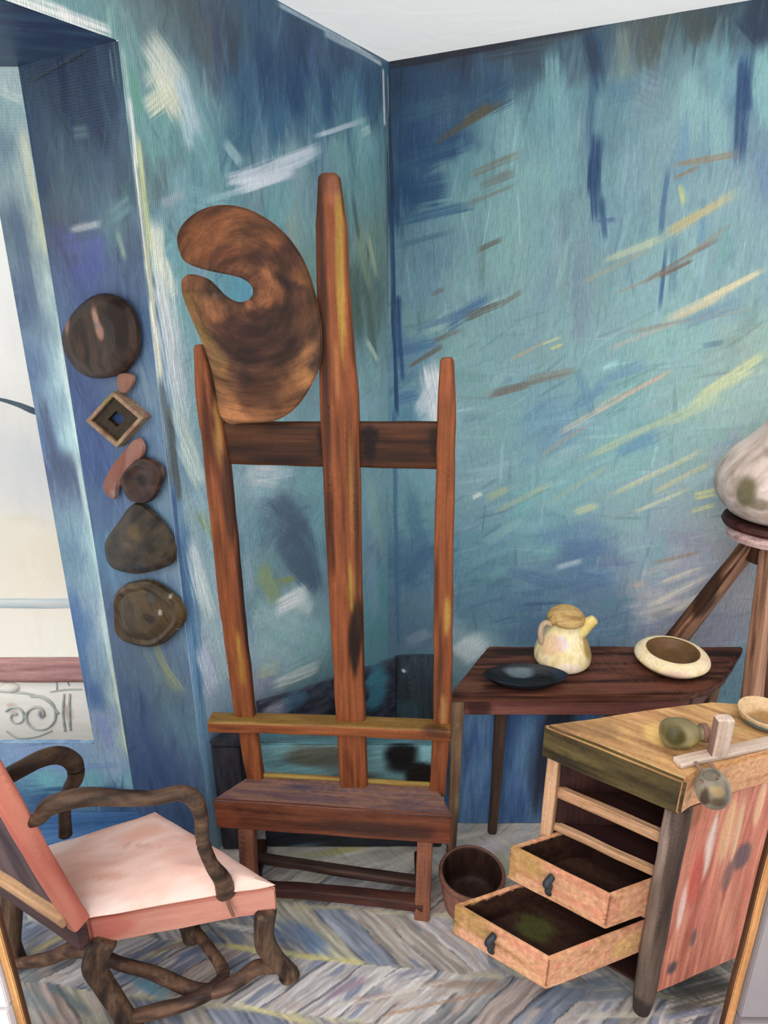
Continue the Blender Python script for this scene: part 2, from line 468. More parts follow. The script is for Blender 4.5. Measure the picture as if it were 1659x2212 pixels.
for st in [
 (560,60,575,240,40,(34,66,104)),(620,110,640,250,50,(36,70,110)),(700,150,705,260,40,(40,76,114)),(500,40,505,170,30,(52,66,84)),(450,40,452,150,28,(78,88,92)),(420,10,425,120,30,(70,84,90)),
 (330,110,380,190,60,(190,196,186)),(345,150,380,230,50,(198,200,182)),(310,180,360,130,24,(178,186,180)),(320,240,372,205,26,(190,196,176)),(390,170,420,270,30,(168,190,200)),(395,250,410,320,26,(172,196,206)),
 (440,210,490,330,34,(92,135,150)),(490,310,520,350,26,(148,182,188)),(670,300,800,255,9,(205,210,225)),(690,292,790,262,7,(170,190,205)),(780,286,798,276,14,(238,240,240)),
 (500,395,700,320,26,(190,200,215)),(520,410,640,370,16,(205,210,225)),(490,395,560,375,24,(210,214,228)),(345,440,400,415,16,(150,165,175)),(430,440,560,400,12,(165,192,205)),
 (335,480,352,610,26,(222,224,205)),(350,600,378,740,36,(205,214,215)),(365,700,392,860,34,(198,210,220)),(370,640,380,630,20,(205,214,215)),(345,545,358,640,22,(214,218,200)),
 (380,890,430,1000,26,(185,205,205)),(395,960,435,1040,30,(190,212,208)),(350,860,376,980,24,(140,168,192)),(410,1180,440,1290,28,(196,206,216)),(425,1230,455,1330,26,(200,210,218)),
 (430,1420,450,1490,30,(178,190,214)),(460,1380,490,1480,30,(172,196,204)),(400,1060,430,1180,26,(150,180,186)),(430,1110,460,1160,24,(138,158,92)),(440,1290,475,1420,26,(160,188,196)),
 (620,460,640,560,30,(150,160,150)),(640,430,655,520,16,(142,130,120)),(740,390,752,560,28,(96,128,122)),(770,470,800,640,26,(130,150,128)),(765,560,780,740,30,(82,102,92)),(790,640,812,790,24,(88,110,104)),
 (795,500,815,600,14,(168,182,150)),(790,730,818,780,14,(205,218,205)),(760,420,775,520,16,(70,98,92)),(810,420,822,560,14,(110,140,130)),
 (540,1018,590,1035,34,(228,220,228)),(560,1040,640,1020,24,(196,206,216)),(600,1110,700,1200,60,(78,100,124)),(560,1090,650,1120,34,(98,125,150)),(620,1200,690,1250,50,(84,104,128)),(575,1180,620,1260,26,(120,160,166)),
 (566,1220,600,1300,40,(150,168,120)),(600,1255,640,1250,18,(150,160,92)),(600,1310,660,1280,34,(225,230,230)),(640,1290,672,1320,28,(205,222,225)),(550,1340,620,1320,40,(175,200,206)),(580,1390,680,1350,40,(150,192,198)),
 (560,1450,600,1440,30,(190,205,170)),(590,1478,690,1440,22,(214,228,226)),(640,1450,695,1430,16,(225,234,232)),(535,1200,545,1290,22,(160,180,200)),(530,1300,545,1400,18,(120,150,185)),
 (800,1030,830,1200,26,(142,178,172)),(800,1220,812,1320,24,(128,158,196)),(815,1330,835,1400,30,(100,170,178)),
]: pm.stroke(*st, .78, .5, .0012)
for st in [(222,78,100,38,12,(228,224,218)),(130,48,0,2,14,(225,222,216)),(236,10,240,120,10,(130,170,165)),(252,150,262,320,12,(196,206,150)),(264,320,288,470,12,(176,186,142)),(243,110,262,260,7,(228,226,224)),(262,290,284,390,8,(225,222,205)),
 (284,160,300,240,20,(92,150,130)),(286,440,330,620,16,(70,88,112)),(300,540,340,760,14,(62,88,130)),(330,650,372,860,16,(70,110,150)),(344,760,390,1000,14,(110,150,182)),(356,860,405,1200,16,(105,145,178)),(400,1120,440,1500,13,(92,132,170)),(420,1400,452,1750,14,(100,140,165)),(400,1280,425,1500,14,(80,118,165))]:
    pm.stroke(*st, .85, .4, .0015, .1)
for st in [(825,140,700,68,9,(190,205,210)),(780,105,600,10,10,(170,190,200)),(838,160,846,420,7,(150,165,170)),(830,170,840,700,8,(92,112,120)),(836,300,846,900,5,(40,58,76)),(842,250,850,1400,5,(70,100,125)),(850,1000,853,1440,6,(48,70,105)),(828,150,832,270,8,(235,235,238))]:
    pm.stroke(*st, .8, .3, .002, .05)
for v0, v1, du, wd, cc in [(2.52, 2.36, .010, .014, (150, 176, 172)), (2.42, 2.26, .012, .018, (226, 224, 220)), (2.34, 2.05, .026, .022, (192, 198, 146)), (2.30, 2.00, .008, .010, (224, 220, 212)), (2.10, 1.72, .014, .022, (206, 206, 176)), (1.95, 1.70, .006, .012, (226, 222, 206)),
        (1.74, 1.40, .014, .030, (98, 112, 122)), (1.66, 1.36, .03, .03, (86, 92, 92)), (1.45, .9, .012, .026, (66, 96, 140)), (1.30, .6, .030, .026, (76, 120, 162)), (1.0, .2, .012, .024, (104, 148, 184)), (.7, .1, .035, .03, (96, 140, 170)), (1.2, .8, .05, .03, (110, 150, 182))]:
    for k_ in range(2): pm.dab((.9 + du + k_ * .003, v0), (.9 + du + k_ * .003, v1), wd, cc, .8, .5, .0015, .15)
for st in [(334,480,346,600,34,(226,228,210)),(346,590,372,730,48,(212,220,220)),(362,690,388,850,46,(206,214,222)),(375,800,396,905,40,(200,214,220)),(352,560,372,640,26,(222,226,214)),(376,880,425,1000,34,(190,210,206)),(398,950,440,1045,38,(196,216,212)),(412,1170,446,1300,36,(204,220,226)),(425,1230,458,1340,30,(206,224,228)),(432,1400,460,1500,36,(190,202,224)),
    (330,105,382,180,70,(196,202,192)),(345,160,384,245,56,(206,208,188)),(322,240,370,200,34,(200,204,182)),(395,165,428,290,34,(168,190,202)),(560,1022,600,1030,40,(230,224,232)),(600,1310,660,1282,40,(230,236,236)),(590,1478,690,1440,26,(220,232,230)),(500,398,700,318,30,(196,206,218)),(510,408,640,368,24,(212,218,228))]:
    pm.stroke(*st, .92, .55, .0022)
for k_ in range(5): pm.dab((.30 + k_ * .11, ZN + .016), (.44 + k_ * .11, ZN + .016), .03, (226, 222, 218), .85, .5, .0015, .15)
for st in [(545,1040,620,1030,60,(150,196,206)),(640,1030,700,1060,50,(134,180,190)),(530,1100,545,1250,44,(140,180,196)),(680,1120,700,1250,36,(132,178,190)),(560,1300,600,1340,50,(160,200,206)),(600,1340,700,1380,60,(164,206,212)),(550,1400,640,1430,60,(172,206,212)),(620,1440,700,1400,56,(156,200,206)),(540,1350,560,1450,40,(160,190,206)),
    (800,1040,815,1180,36,(150,190,192)),(800,1200,815,1330,36,(142,186,200)),(440,1050,470,1180,36,(160,196,208)),(460,1200,490,1330,40,(172,204,214)),(470,1330,500,1460,40,(176,204,214)),(390,620,420,800,50,(122,178,190)),(410,420,500,440,50,(128,176,184)),(620,400,660,520,40,(126,172,178)),(770,250,815,330,40,(124,174,180))]:
    pm.stroke(*st, .6, .7, .0015)
for st in [(590,1075,660,1160,50,(84,102,126)),(620,1180,690,1260,50,(80,104,126)),(570,1110,620,1150,30,(104,130,152)),(600,1310,660,1282,34,(232,236,236)),(590,1478,690,1442,22,(222,234,232)),(566,1225,596,1300,30,(150,170,120))]: pm.stroke(*st, .7, .7, .0015)
pm.gain = 1.10
wl = pm.build('wall_left', M_WALL, keep=lambda u, v: (u > .9) | (v > ZN), desat=.12); tag(wl, kind='structure')

# ---- right wall
pr_ = Panel(C0, UR, Z, 1.9, ZC, .0032)
pr_.base([
 (880,180,(40,62,88)),(900,280,(38,74,112)),(880,420,(36,74,114)),(1000,300,(58,98,128)),(1050,180,(50,84,112)),(1130,110,(55,76,92)),(1000,140,(46,60,80)),(1250,90,(68,96,114)),(1400,50,(74,84,88)),(1550,40,(58,76,86)),(1640,30,(40,58,78)),
 (1200,200,(102,152,162)),(1300,250,(95,138,152)),(1400,200,(105,142,154)),(1480,250,(126,168,172)),(1560,150,(110,160,168)),(1600,200,(80,120,145)),(1645,300,(112,142,162)),(1640,180,(130,180,182)),
 (1000,450,(122,166,170)),(980,400,(104,150,160)),(1050,350,(112,158,164)),(1080,480,(126,170,172)),(960,520,(108,150,166)),(1000,600,(126,166,172)),(930,610,(110,152,170)),(1070,250,(104,150,160)),(960,660,(124,164,172)),(1000,380,(100,150,160)),(1150,400,(126,172,174)),(1100,300,(118,162,168)),(1300,480,(110,150,164)),(1420,350,(120,156,168)),(1550,400,(126,162,170)),(930,560,(95,135,155)),(1100,560,(128,170,170)),(1250,600,(120,152,158)),(1400,600,(124,166,170)),(1600,600,(118,154,162)),
 (900,700,(118,160,166)),(900,620,(108,150,170)),(1000,750,(130,172,174)),(1200,750,(124,162,166)),(1300,850,(120,166,170)),(1450,750,(128,170,168)),(1620,760,(136,162,156)),(1050,900,(124,166,170)),(1200,900,(104,146,168)),(1350,950,(118,166,170)),(1500,950,(132,168,168)),(1570,880,(142,172,168)),
 (1020,1050,(128,164,176)),(1200,1050,(120,168,172)),(1350,1100,(124,160,166)),(1480,1080,(134,162,168)),(1050,1200,(104,152,168)),(1150,1130,(112,160,170)),(1250,1200,(88,124,156)),(1400,1180,(128,156,170)),(1500,1200,(150,155,172)),(1550,1130,(150,165,170)),
 (1030,1320,(94,136,158)),(1150,1330,(84,120,152)),(1300,1330,(98,130,156)),(1430,1310,(160,160,170)),(1550,1350,(136,138,156)),(1600,1280,(150,152,160)),(1640,1450,(112,152,172)),(1640,1560,(104,150,168)),
 (865,1100,(108,158,168)),(900,1200,(78,120,148)),(900,1350,(92,126,152)),(935,900,(165,195,205)),(870,900,(92,142,165)),(870,760,(96,138,165)),(1010,1400,(150,180,190)),(1100,1600,(72,105,150)),
], warp=.05)
def rdir(u, v):
    p = pr_.o + pr_.u * u
    return (math.pi / 2 + rng.normal(0, .12)) if (v > 1.9 or rng.random() < .35) else .42 + rng.normal(0, .2)
pr_.scumble(260, lambda u, v: math.pi / 2 + rng.normal(0, .15) if v > 1.7 else .42 + rng.normal(0, .3), ln=(.08, .24), wd=(.03, .065), jit=14, alpha=.5, box_=(0, .4, 1.9, 2.79))
pr_.scumble(1900, rdir, box_=(0, .4, 1.9, 2.79), ln=(.06, .25))
for st in [
 (880,200,1000,190,60,(44,78,110)),(870,330,1000,290,60,(34,70,110)),(860,410,960,390,50,(34,72,114)),(860,480,1030,440,16,(44,90,130)),(850,535,980,500,12,(70,116,142)),(900,360,960,330,30,(40,80,118)),(1000,230,1090,180,60,(42,78,108)),(1100,180,1150,170,30,(60,96,120)),
 (870,240,1000,205,30,(58,96,118)),(1040,110,1200,85,30,(56,62,74)),(1150,90,1260,60,30,(66,80,88)),(1280,70,1300,200,30,(34,70,104)),(1260,60,1290,160,26,(42,58,82)),(1400,40,1410,140,40,(84,92,88)),(1500,20,1520,80,40,(72,80,80)),(1340,60,1355,180,26,(120,140,132)),
 (1280,160,1275,330,14,(60,98,128)),(1290,290,1285,420,26,(20,54,102)),(1282,330,1290,480,20,(26,60,104)),(1298,420,1310,520,14,(44,78,116)),(1290,480,1330,475,10,(70,100,140)),(1260,480,1260,760,34,(118,146,160)),(1250,520,1245,680,26,(112,140,158)),(1255,650,1245,740,26,(116,142,156)),
 (1445,350,1428,520,10,(62,104,140)),(1440,520,1425,680,7,(52,96,136)),(1436,560,1428,660,5,(48,90,130)),(1460,510,1450,640,14,(90,130,150)),(1520,420,1515,560,9,(94,140,172)),(1620,100,1600,360,26,(28,62,104)),(1610,160,1618,240,22,(34,70,112)),(1600,40,1655,100,30,(40,56,80)),(1640,330,1655,440,20,(104,132,168)),
 (1200,110,1205,260,34,(122,172,178)),(1220,210,1225,420,40,(118,166,174)),(1380,180,1420,200,50,(122,152,164)),(1370,230,1440,240,40,(118,150,162)),(1500,150,1500,300,34,(132,178,180)),(1545,190,1550,360,36,(132,178,180)),(1320,190,1370,180,40,(88,128,148)),(1400,290,1480,290,40,(126,160,170)),
 (1640,90,1655,280,26,(128,180,182)),(1480,240,1470,420,22,(106,148,176)),(1180,160,1180,360,30,(110,160,168)),
]: pr_.stroke(*st, .75, .55, .0012)
for st in [   # the diagonal sweeps
 (930,310,1100,210,12,(92,80,62)),(1000,260,1060,225,16,(96,82,60)),(1010,380,1130,330,14,(120,112,92)),(1040,405,1110,375,20,(112,118,112)),(1000,445,1120,395,8,(118,128,120)),(1030,540,1085,515,9,(100,98,88)),(930,635,960,622,8,(110,112,104)),
 (900,720,1120,630,18,(150,186,182)),(960,700,1060,640,22,(62,104,150)),(1000,690,1090,655,14,(88,82,78)),(930,740,1000,712,9,(110,104,92)),(880,795,960,745,8,(108,98,84)),(890,715,1000,680,12,(92,128,158)),(850,760,950,740,20,(72,116,158)),(1080,660,1130,630,10,(112,112,104)),
 (1100,780,1190,735,6,(178,160,130)),(1170,745,1212,728,6,(206,204,150)),(1190,755,1215,745,7,(214,202,120)),(1040,850,1260,800,8,(112,104,96)),(1130,820,1250,800,14,(130,132,122)),(1050,860,1150,830,8,(118,100,86)),
 (1240,620,1420,530,10,(150,156,140)),(1300,570,1440,510,16,(182,190,158)),(1430,510,1600,410,18,(196,180,130)),(1440,500,1560,440,14,(180,168,120)),(1450,360,1600,330,10,(150,126,96)),(1455,385,1510,360,10,(140,120,92)),(1470,400,1478,440,12,(206,206,120)),
 (1320,640,1480,570,7,(150,140,124)),(1380,615,1560,510,8,(118,92,78)),(1420,600,1500,560,9,(110,84,70)),(1480,560,1580,480,8,(150,128,100)),(1300,760,1500,680,10,(166,168,160)),(1420,700,1659,580,14,(206,192,158)),(1500,655,1659,575,9,(214,196,150)),(1460,690,1560,640,9,(196,180,140)),
 (1340,720,1659,660,9,(140,140,130)),(1470,700,1600,650,20,(110,140,160)),(1520,750,1560,742,12,(80,110,136)),(1560,760,1659,690,7,(118,130,130)),(1500,860,1659,755,14,(206,204,140)),(1480,880,1640,790,16,(188,196,150)),(1440,920,1560,860,14,(176,190,156)),
 (1250,915,1470,790,8,(196,176,160)),(1280,880,1460,800,7,(190,160,140)),(1200,940,1320,870,10,(188,178,160)),(1160,990,1280,910,7,(160,150,140)),(1300,820,1400,780,22,(98,140,168)),(1240,880,1310,830,22,(92,136,166)),(1250,800,1280,900,20,(96,138,162)),
 (1240,1000,1560,850,11,(172,186,146)),(1300,1080,1540,960,9,(190,188,150)),(1400,1070,1560,990,9,(186,182,140)),(1360,1110,1500,1050,7,(196,196,160)),(1500,1070,1545,1060,14,(222,214,128)),(1490,1105,1545,1090,9,(220,212,140)),(1180,1090,1320,1000,8,(150,170,150)),
 (1240,1110,1290,1090,12,(190,196,150)),(1050,1080,1100,1050,14,(164,180,140)),(1060,1110,1200,1040,8,(172,180,140)),(1020,1075,1040,1065,8,(232,236,232)),(1340,980,1420,940,30,(92,138,168)),(1180,1000,1260,960,22,(140,176,178)),
 (1150,1160,1300,1130,30,(98,136,166)),(1220,1190,1300,1180,36,(86,118,156)),(1200,1230,1260,1210,12,(178,196,210)),(1090,1230,1200,1260,26,(84,118,154)),(1230,1270,1320,1250,30,(88,120,158)),(1040,1180,1140,1120,20,(130,176,178)),
 (1400,1220,1520,1190,7,(150,132,112)),(1380,1240,1480,1210,10,(176,176,176)),(1420,1260,1520,1225,9,(210,200,180)),(1400,1310,1540,1240,12,(214,206,190)),(1440,1330,1560,1260,12,(204,198,190)),(1370,1330,1500,1290,8,(190,184,182)),(1360,1380,1500,1320,20,(120,132,160)),(1440,1370,1540,1310,14,(150,150,168)),(1370,1265,1385,1258,9,(196,168,150)),
 (1000,1420,1040,1390,30,(206,222,228)),(985,1410,1020,1380,20,(190,210,218)),(1560,1100,1600,900,22,(150,158,178)),(1530,1000,1560,960,20,(150,160,178)),(1560,1160,1600,1250,50,(150,150,160)),
 (925,800,945,905,30,(226,226,230)),(905,890,930,840,20,(196,208,222)),(940,870,945,912,26,(232,232,234)),(860,860,900,850,20,(74,112,158)),(870,930,930,915,12,(120,160,190)),
 (880,1060,935,1240,34,(80,122,150)),(870,1260,930,1180,30,(72,106,140)),(880,1330,930,1290,40,(96,130,150)),(880,1390,930,1370,26,(140,160,178)),(880,1020,930,1060,30,(112,164,172)),
]: pr_.stroke(*st, .72, .6, .001)
for st in [(842,142,960,120,14,(34,36,48)),(940,122,1120,84,16,(38,40,52)),(1110,88,1300,54,16,(46,52,64)),(838,150,850,450,8,(40,56,74)),(845,420,856,900,10,(32,62,104)),(852,880,860,1400,9,(70,110,146)),(1290,46,1500,14,12,(60,70,80)),(858,640,868,820,12,(36,72,124))]:
    pr_.stroke(*st, .85, .3, .0015, .05)
for st in [(935,790,955,905,40,(232,232,234)),(915,880,935,840,26,(206,214,226)),(1000,1420,1045,1385,36,(214,228,232)),(985,1410,1015,1385,24,(206,220,226))]: pr_.stroke(*st, .92, .5, .002)
pr_.gain = 1.15
wr = pr_.build('wall_right', M_WALL, desat=.13); tag(wr, kind='structure')

# ---- side of the window niche
pp = Panel(E1, UP_, Z, .40, ZN, .0035)
pp.base([
 (150,150,(55,80,110)),(120,200,(58,85,115)),(200,250,(45,70,105)),(100,300,(60,95,125)),(200,350,(68,105,130)),(75,300,(60,95,130)),(90,400,(48,80,122)),(150,420,(85,126,140)),(260,420,(60,95,115)),(140,460,(92,108,122)),(250,480,(105,152,160)),(150,520,(90,100,150)),
 (200,560,(78,102,168)),(180,620,(72,102,164)),(290,560,(70,95,128)),(320,700,(80,116,160)),(300,620,(75,105,142)),(130,640,(90,120,168)),(170,850,(64,94,152)),(340,850,(100,136,166)),(200,980,(60,92,155)),(350,980,(95,130,166)),(380,1100,(105,142,170)),(210,1100,(75,112,158)),
 (230,1200,(80,132,172)),(400,1230,(110,146,176)),(410,1350,(100,140,170)),(430,1450,(85,120,152)),(260,1350,(80,110,150)),(300,1430,(82,112,140)),(350,1470,(96,124,140)),(290,1530,(70,100,142)),(380,1560,(84,124,150)),(330,1650,(62,92,140)),(400,1680,(78,110,152)),(440,1600,(92,138,162)),(450,1750,(58,88,122)),
], warp=.03)
pp.scumble(120, lambda u, v: math.pi / 2 + rng.normal(0, .3), ln=(.06, .2), wd=(.025, .05), jit=13, alpha=.5)
pp.scumble(900, lambda u, v: math.pi / 2 + rng.normal(0, .3), ln=(.05, .18), wd=(.006, .016))
for st in [(60,240,75,430,18,(50,82,128)),(150,230,160,300,14,(40,74,118)),(190,180,200,280,30,(44,74,112)),(150,500,220,480,14,(200,205,215)),(140,540,230,520,34,(92,108,180)),(160,600,220,560,40,(80,100,178)),(255,500,270,560,16,(150,180,160)),(240,470,280,440,30,(104,156,164)),(160,290,190,285,20,(105,140,150)),
 (270,560,290,760,12,(58,84,130)),(300,780,330,900,12,(120,156,180)),(330,1380,385,1500,26,(138,148,112)),(350,1430,400,1500,18,(150,160,118)),(310,1400,350,1480,24,(108,134,140)),(300,1560,360,1700,30,(60,90,140)),(360,1520,420,1660,24,(92,136,158)),(340,1600,420,1720,18,(66,96,146)),(230,1140,240,1230,12,(90,160,190)),(355,1290,375,1380,10,(130,164,186)),
 (240,60,258,200,8,(90,120,130)),(215,95,40,190,9,(72,92,110)),(210,100,60,182,4,(28,38,52)),(235,100,245,180,7,(120,150,155))]:
    pp.stroke(*st, .8, .5, .001)
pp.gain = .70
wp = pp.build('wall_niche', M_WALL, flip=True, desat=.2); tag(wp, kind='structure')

# ---- window wall: jamb, and the breast below the opening
YW = E2.y
pw = Panel((E2.x - 1.5, YW, 0), (1, 0, 0), Z, 1.5, ZN, .004)
pw.base([
 (10,190,(180,205,205)),(15,230,(150,186,190)),(15,320,(108,140,156)),(50,330,(186,206,198)),(30,500,(90,116,136)),(90,500,(176,192,180)),(45,650,(76,102,132)),(115,640,(156,182,184)),(60,800,(86,116,150)),(140,800,(158,192,200)),(100,950,(78,108,148)),(162,950,(168,204,206)),(125,1010,(70,86,116)),
 (150,1200,(98,134,156)),(212,1200,(156,190,196)),(170,1350,(90,126,166)),(232,1350,(166,190,198)),(200,1500,(70,106,152)),(262,1500,(168,190,190)),(230,1570,(130,152,182)),(275,1590,(166,188,178)),(50,1620,(120,146,182)),(150,1640,(124,150,186)),(250,1650,(140,166,192)),(100,1690,(98,162,170)),(280,1690,(122,172,182)),(200,1690,(104,160,172)),
 (100,1720,(48,78,118)),(250,1720,(46,76,116)),(100,1780,(56,90,130)),(250,1780,(56,88,128)),
], warp=.02, eps=.015)
pw.scumble(700, lambda u, v: (math.pi / 2 if u > 1.3 else .1) + rng.normal(0, .12), box_=(.7, 0, 1.5, ZN), ln=(.08, .3), wd=(.006, .014))
for st in [(70,400,100,560,14,(200,206,170)),(95,560,150,800,16,(182,206,200)),(120,700,180,1000,14,(196,220,216)),(160,950,215,1250,14,(190,214,208)),(205,1200,245,1450,14,(192,214,214)),(235,1400,280,1640,12,(200,214,190)),(265,1580,298,1700,10,(196,212,170)),(110,620,128,760,8,(140,172,180)),
 (45,260,80,460,12,(214,214,180)),(90,850,130,1020,20,(70,84,112)),(30,420,80,700,22,(82,106,134)),(150,1250,190,1480,22,(72,110,160)),(220,1540,240,1620,22,(128,140,190)),(0,1660,280,1650,12,(110,140,184)),(0,195,45,215,16,(206,222,220)),(60,1705,290,1703,8,(40,70,112))]:
    pw.stroke(*st, .8, .5, .0012)
ww = pw.build('window_1', M_WALL, keep=lambda u, v: (u > 1.5 - .119) | (v < .335), desat=.12); tag(ww, kind='structure')
bm = box((E2.x - .119, YW + .002, .31), (E2.x + .02, YW + .10, ZN), .003)
bm = box((E2.x - 1.5, YW + .002, 0), (E2.x - .120, YW + .03, .334), .003, bm)
jb = make('window_frame', bm, M_WALL, streak([(80,110,145), (120,150,180), (150,180,190)], (0, 0, 1), 4, 60), parent=ww, dense=.04)

# ---- niche head
poly = [E1 + Z * ZN - NM * .006, E2 + Z * ZN, Vector((-2.3, YW, ZN)), E1 - UM * 1.2 + Z * ZN - NM * .006]
so = make('ceiling_niche', prism(poly, (0, 0, .02), 0), M_WALL, streak([(38, 50, 84), (50, 70, 100), (62, 92, 112)], (1, .3, 0), 6, 30, 4), dense=.03, wobble=0)
tag(so, kind='structure')

# ---- blue painted floor slab of the niche
nf_ = make('floor_niche', prism([E1 + Vector((-.01, 0, .001)), E2 + Z * .001, Vector((-2.3, YW, .001)), Vector((-2.3, 1.64, .001)), Vector((-.80, 1.64, .001))], (0, 0, .012), .002), M_DARK, streak([(50, 82, 124), (64, 98, 142), (80, 118, 158)], (1, .1, 0), 4, 30, 6), dense=.03, wobble=.0005)
tag(nf_, kind='structure')

# ---- ceiling
pc = Panel((-2.4, 1.5, ZC), (1, 0, 0), (0, 1, 0), 4.6, 1.8, .010)
pc.c[:] = (240, 241, 240)
pc.scumble(600, lambda u, v: .5 + rng.normal(0, .4), ln=(.1, .5), wd=(.02, .06), jit=7)
for st in [(840,30,1100,20,14,(253,250,248)),(860,110,1000,70,14,(253,250,248)),(700,40,800,90,12,(253,250,248)),(1050,70,1250,40,12,(253,250,248)),(780,0,880,30,16,(253,250,248))]:
    pc.stroke(*st, .7, .5, .001)
ce = pc.build('ceiling', M_BRIGHT_CEIL, flip=True); tag(ce, kind='structure')

# ---- floor: planks laid in a chevron
pf = Panel((-2.0, .5, 0), (1, 0, 0), (0, 1, 0), 3.9, 2.7, .005)
UU, VV = np.meshgrid(pf.U, pf.V); X = UU + pf.o.x; Y = VV + pf.o.y
q3 = np.stack([X.ravel() * 5, Y.ravel() * 5, X.ravel() * 0], 1)
r = Y + .12 * (X + .2) + (fbm(q3, 11).reshape(X.shape) - .5) * .03
k = np.floor((r - 1.295) / .18).astype(int); up = (k % 2 == 1)
p = np.where(up, X + r * 1.1, X - r * 1.1) + (fbm(q3 * 1.6, 12).reshape(X.shape) - .5) * .03
al = np.where(up, X - r * .9, X + r * .9)
pid = np.floor(p / .112).astype(int); fr = p / .112 - pid
pal = np.array([(158,154,150),(140,138,142),(152,138,132),(122,128,142),(170,166,152),(178,174,174),(146,140,134),(134,134,136),(160,146,142),(166,162,164)], float)
hsh = _hash(pid.ravel(), k.ravel(), np.zeros(pid.size, int), 3)
c = pal[(hsh * len(pal)).astype(int) % len(pal)].reshape(X.shape + (3,))
st_ = fbm(np.stack([al.ravel() * 5, p.ravel() * 90, k.ravel() * 3.], 1), 21, 3).reshape(X.shape) - .5
c = c + st_[..., None] * np.array([110, 108, 104])
tint = fbm(np.stack([al.ravel() * 6, p.ravel() * 26, k.ravel() * 3. + 9], 1), 22, 2).reshape(X.shape)
for lo, col_ in ((.66, (150, 128, 122)), (.70, (188, 184, 178))):
    w = smooth(lo, lo + .08, tint)[..., None] * .6; c = c * (1 - w) + np.array(col_, float) * w
w = smooth(.34, .26, tint)[..., None] * .6; c = c * (1 - w) + np.array((96, 108, 134), float) * w
gap = smooth(.075, .02, np.minimum(fr, 1 - fr)) * smooth(.38, .56, fbm(np.stack([al.ravel() * 9, pid.ravel() * 3., k.ravel() * 5.], 1), 31, 2).reshape(X.shape))
c = c * (1 - gap[..., None] * .62) + np.array((52, 56, 66)) * gap[..., None] * .62
sp = np.abs((r - 1.295) / .18 - np.round((r - 1.295) / .18)) * .18
w = (smooth(.012, .003, sp) * smooth(.42, .6, fbm(q3 * 2, 41).reshape(X.shape)))[..., None] * .6
c = c * (1 - w) + np.array((190, 184, 150)) * w
far = smooth(1.70, 1.82, Y + .05 * X)[..., None] * .72
nf = fbm(np.stack([(X + Y * .6).ravel() * 5, (Y - X * .3).ravel() * 40, X.ravel() * 0], 1), 51).reshape(X.shape)[..., None]
c = c * (1 - far) + (np.array((188, 184, 176)) + (nf - .5) * 90) * far
pf.brush = np.stack([al * 12, p * 150, k * 5.], -1); pf.c = c; pf.z = -gap * .0015 + st_ * .002
for st in [(600,1990,690,2060,44,(84,106,142)),(640,2000,700,2050,24,(98,118,150)),(480,2042,620,2062,9,(200,190,120)),(620,2062,800,2082,10,(196,186,112)),(560,2050,660,2066,8,(206,200,140)),(520,2172,690,2212,8,(200,190,130)),(480,2160,600,2195,6,(210,204,160)),
 (300,2120,370,2150,26,(110,150,170)),(280,2110,340,2140,20,(96,138,160)),(360,2160,420,2190,24,(150,164,170)),(240,1990,420,1985,16,(170,168,110)),(310,2075,460,1995,12,(196,186,140)),(450,1995,560,2010,10,(225,220,214)),(330,2060,420,2030,14,(120,104,98)),
 (380,2070,440,2045,18,(84,100,140)),(700,2150,800,2110,14,(150,124,140)),(760,2165,850,2150,16,(140,118,118)),(850,2110,930,2090,22,(118,122,136)),(1000,2110,1120,2090,12,(160,150,140)),(900,2120,1100,2130,16,(136,116,104)),(700,2180,1000,2110,8,(205,196,184)),(800,2200,1100,2130,8,(160,128,108)),
 (1200,2150,1380,2130,30,(104,112,126)),(1230,2130,1330,2118,20,(96,106,122)),(1220,2200,1500,2190,14,(200,190,176)),(1440,2195,1530,2180,18,(222,214,206)),(1430,2160,1580,2118,60,(60,60,58)),(1460,2140,1570,2112,40,(52,52,50)),(1430,2200,1560,2175,10,(112,124,150)),  # the two darkest strokes paint the chest's shadow on the floor
 (60,1960,120,2010,20,(150,146,152)),(20,2000,70,2030,20,(104,112,130)),(60,2060,140,2020,12,(178,166,110)),(100,2120,200,2200,14,(96,112,118)),(180,2110,240,2160,16,(186,180,180)),(60,2130,120,2200,16,(108,128,136)),(50,2080,90,2150,14,(120,128,132)),
 (560,1830,700,1820,22,(196,186,178)),(700,1845,800,1830,16,(190,186,110)),(640,1850,740,1835,18,(170,166,130)),(880,1850,930,1840,20,(206,190,180)),(600,1870,760,1885,14,(190,186,186)),(1000,1850,1080,1820,24,(206,192,206)),(1060,1870,1120,1850,18,(200,190,170)),(1010,1880,1090,1870,20,(118,146,184)),(1080,1840,1110,1890,18,(160,170,140)),
 (700,1905,860,1915,12,(166,160,160)),(620,1960,780,1965,12,(176,166,130)),(800,1970,900,1965,12,(190,182,164)),(640,1930,700,1945,10,(180,196,200)),(960,1990,1060,2010,20,(120,116,118)),(970,2010,1080,2060,12,(90,88,90)),(1040,2010,1090,2060,10,(190,186,180))]:
    pf.stroke(*st, .72, .6, .001)
fo = pf.build('floor', M_FLOOR); tag(fo, kind='structure')

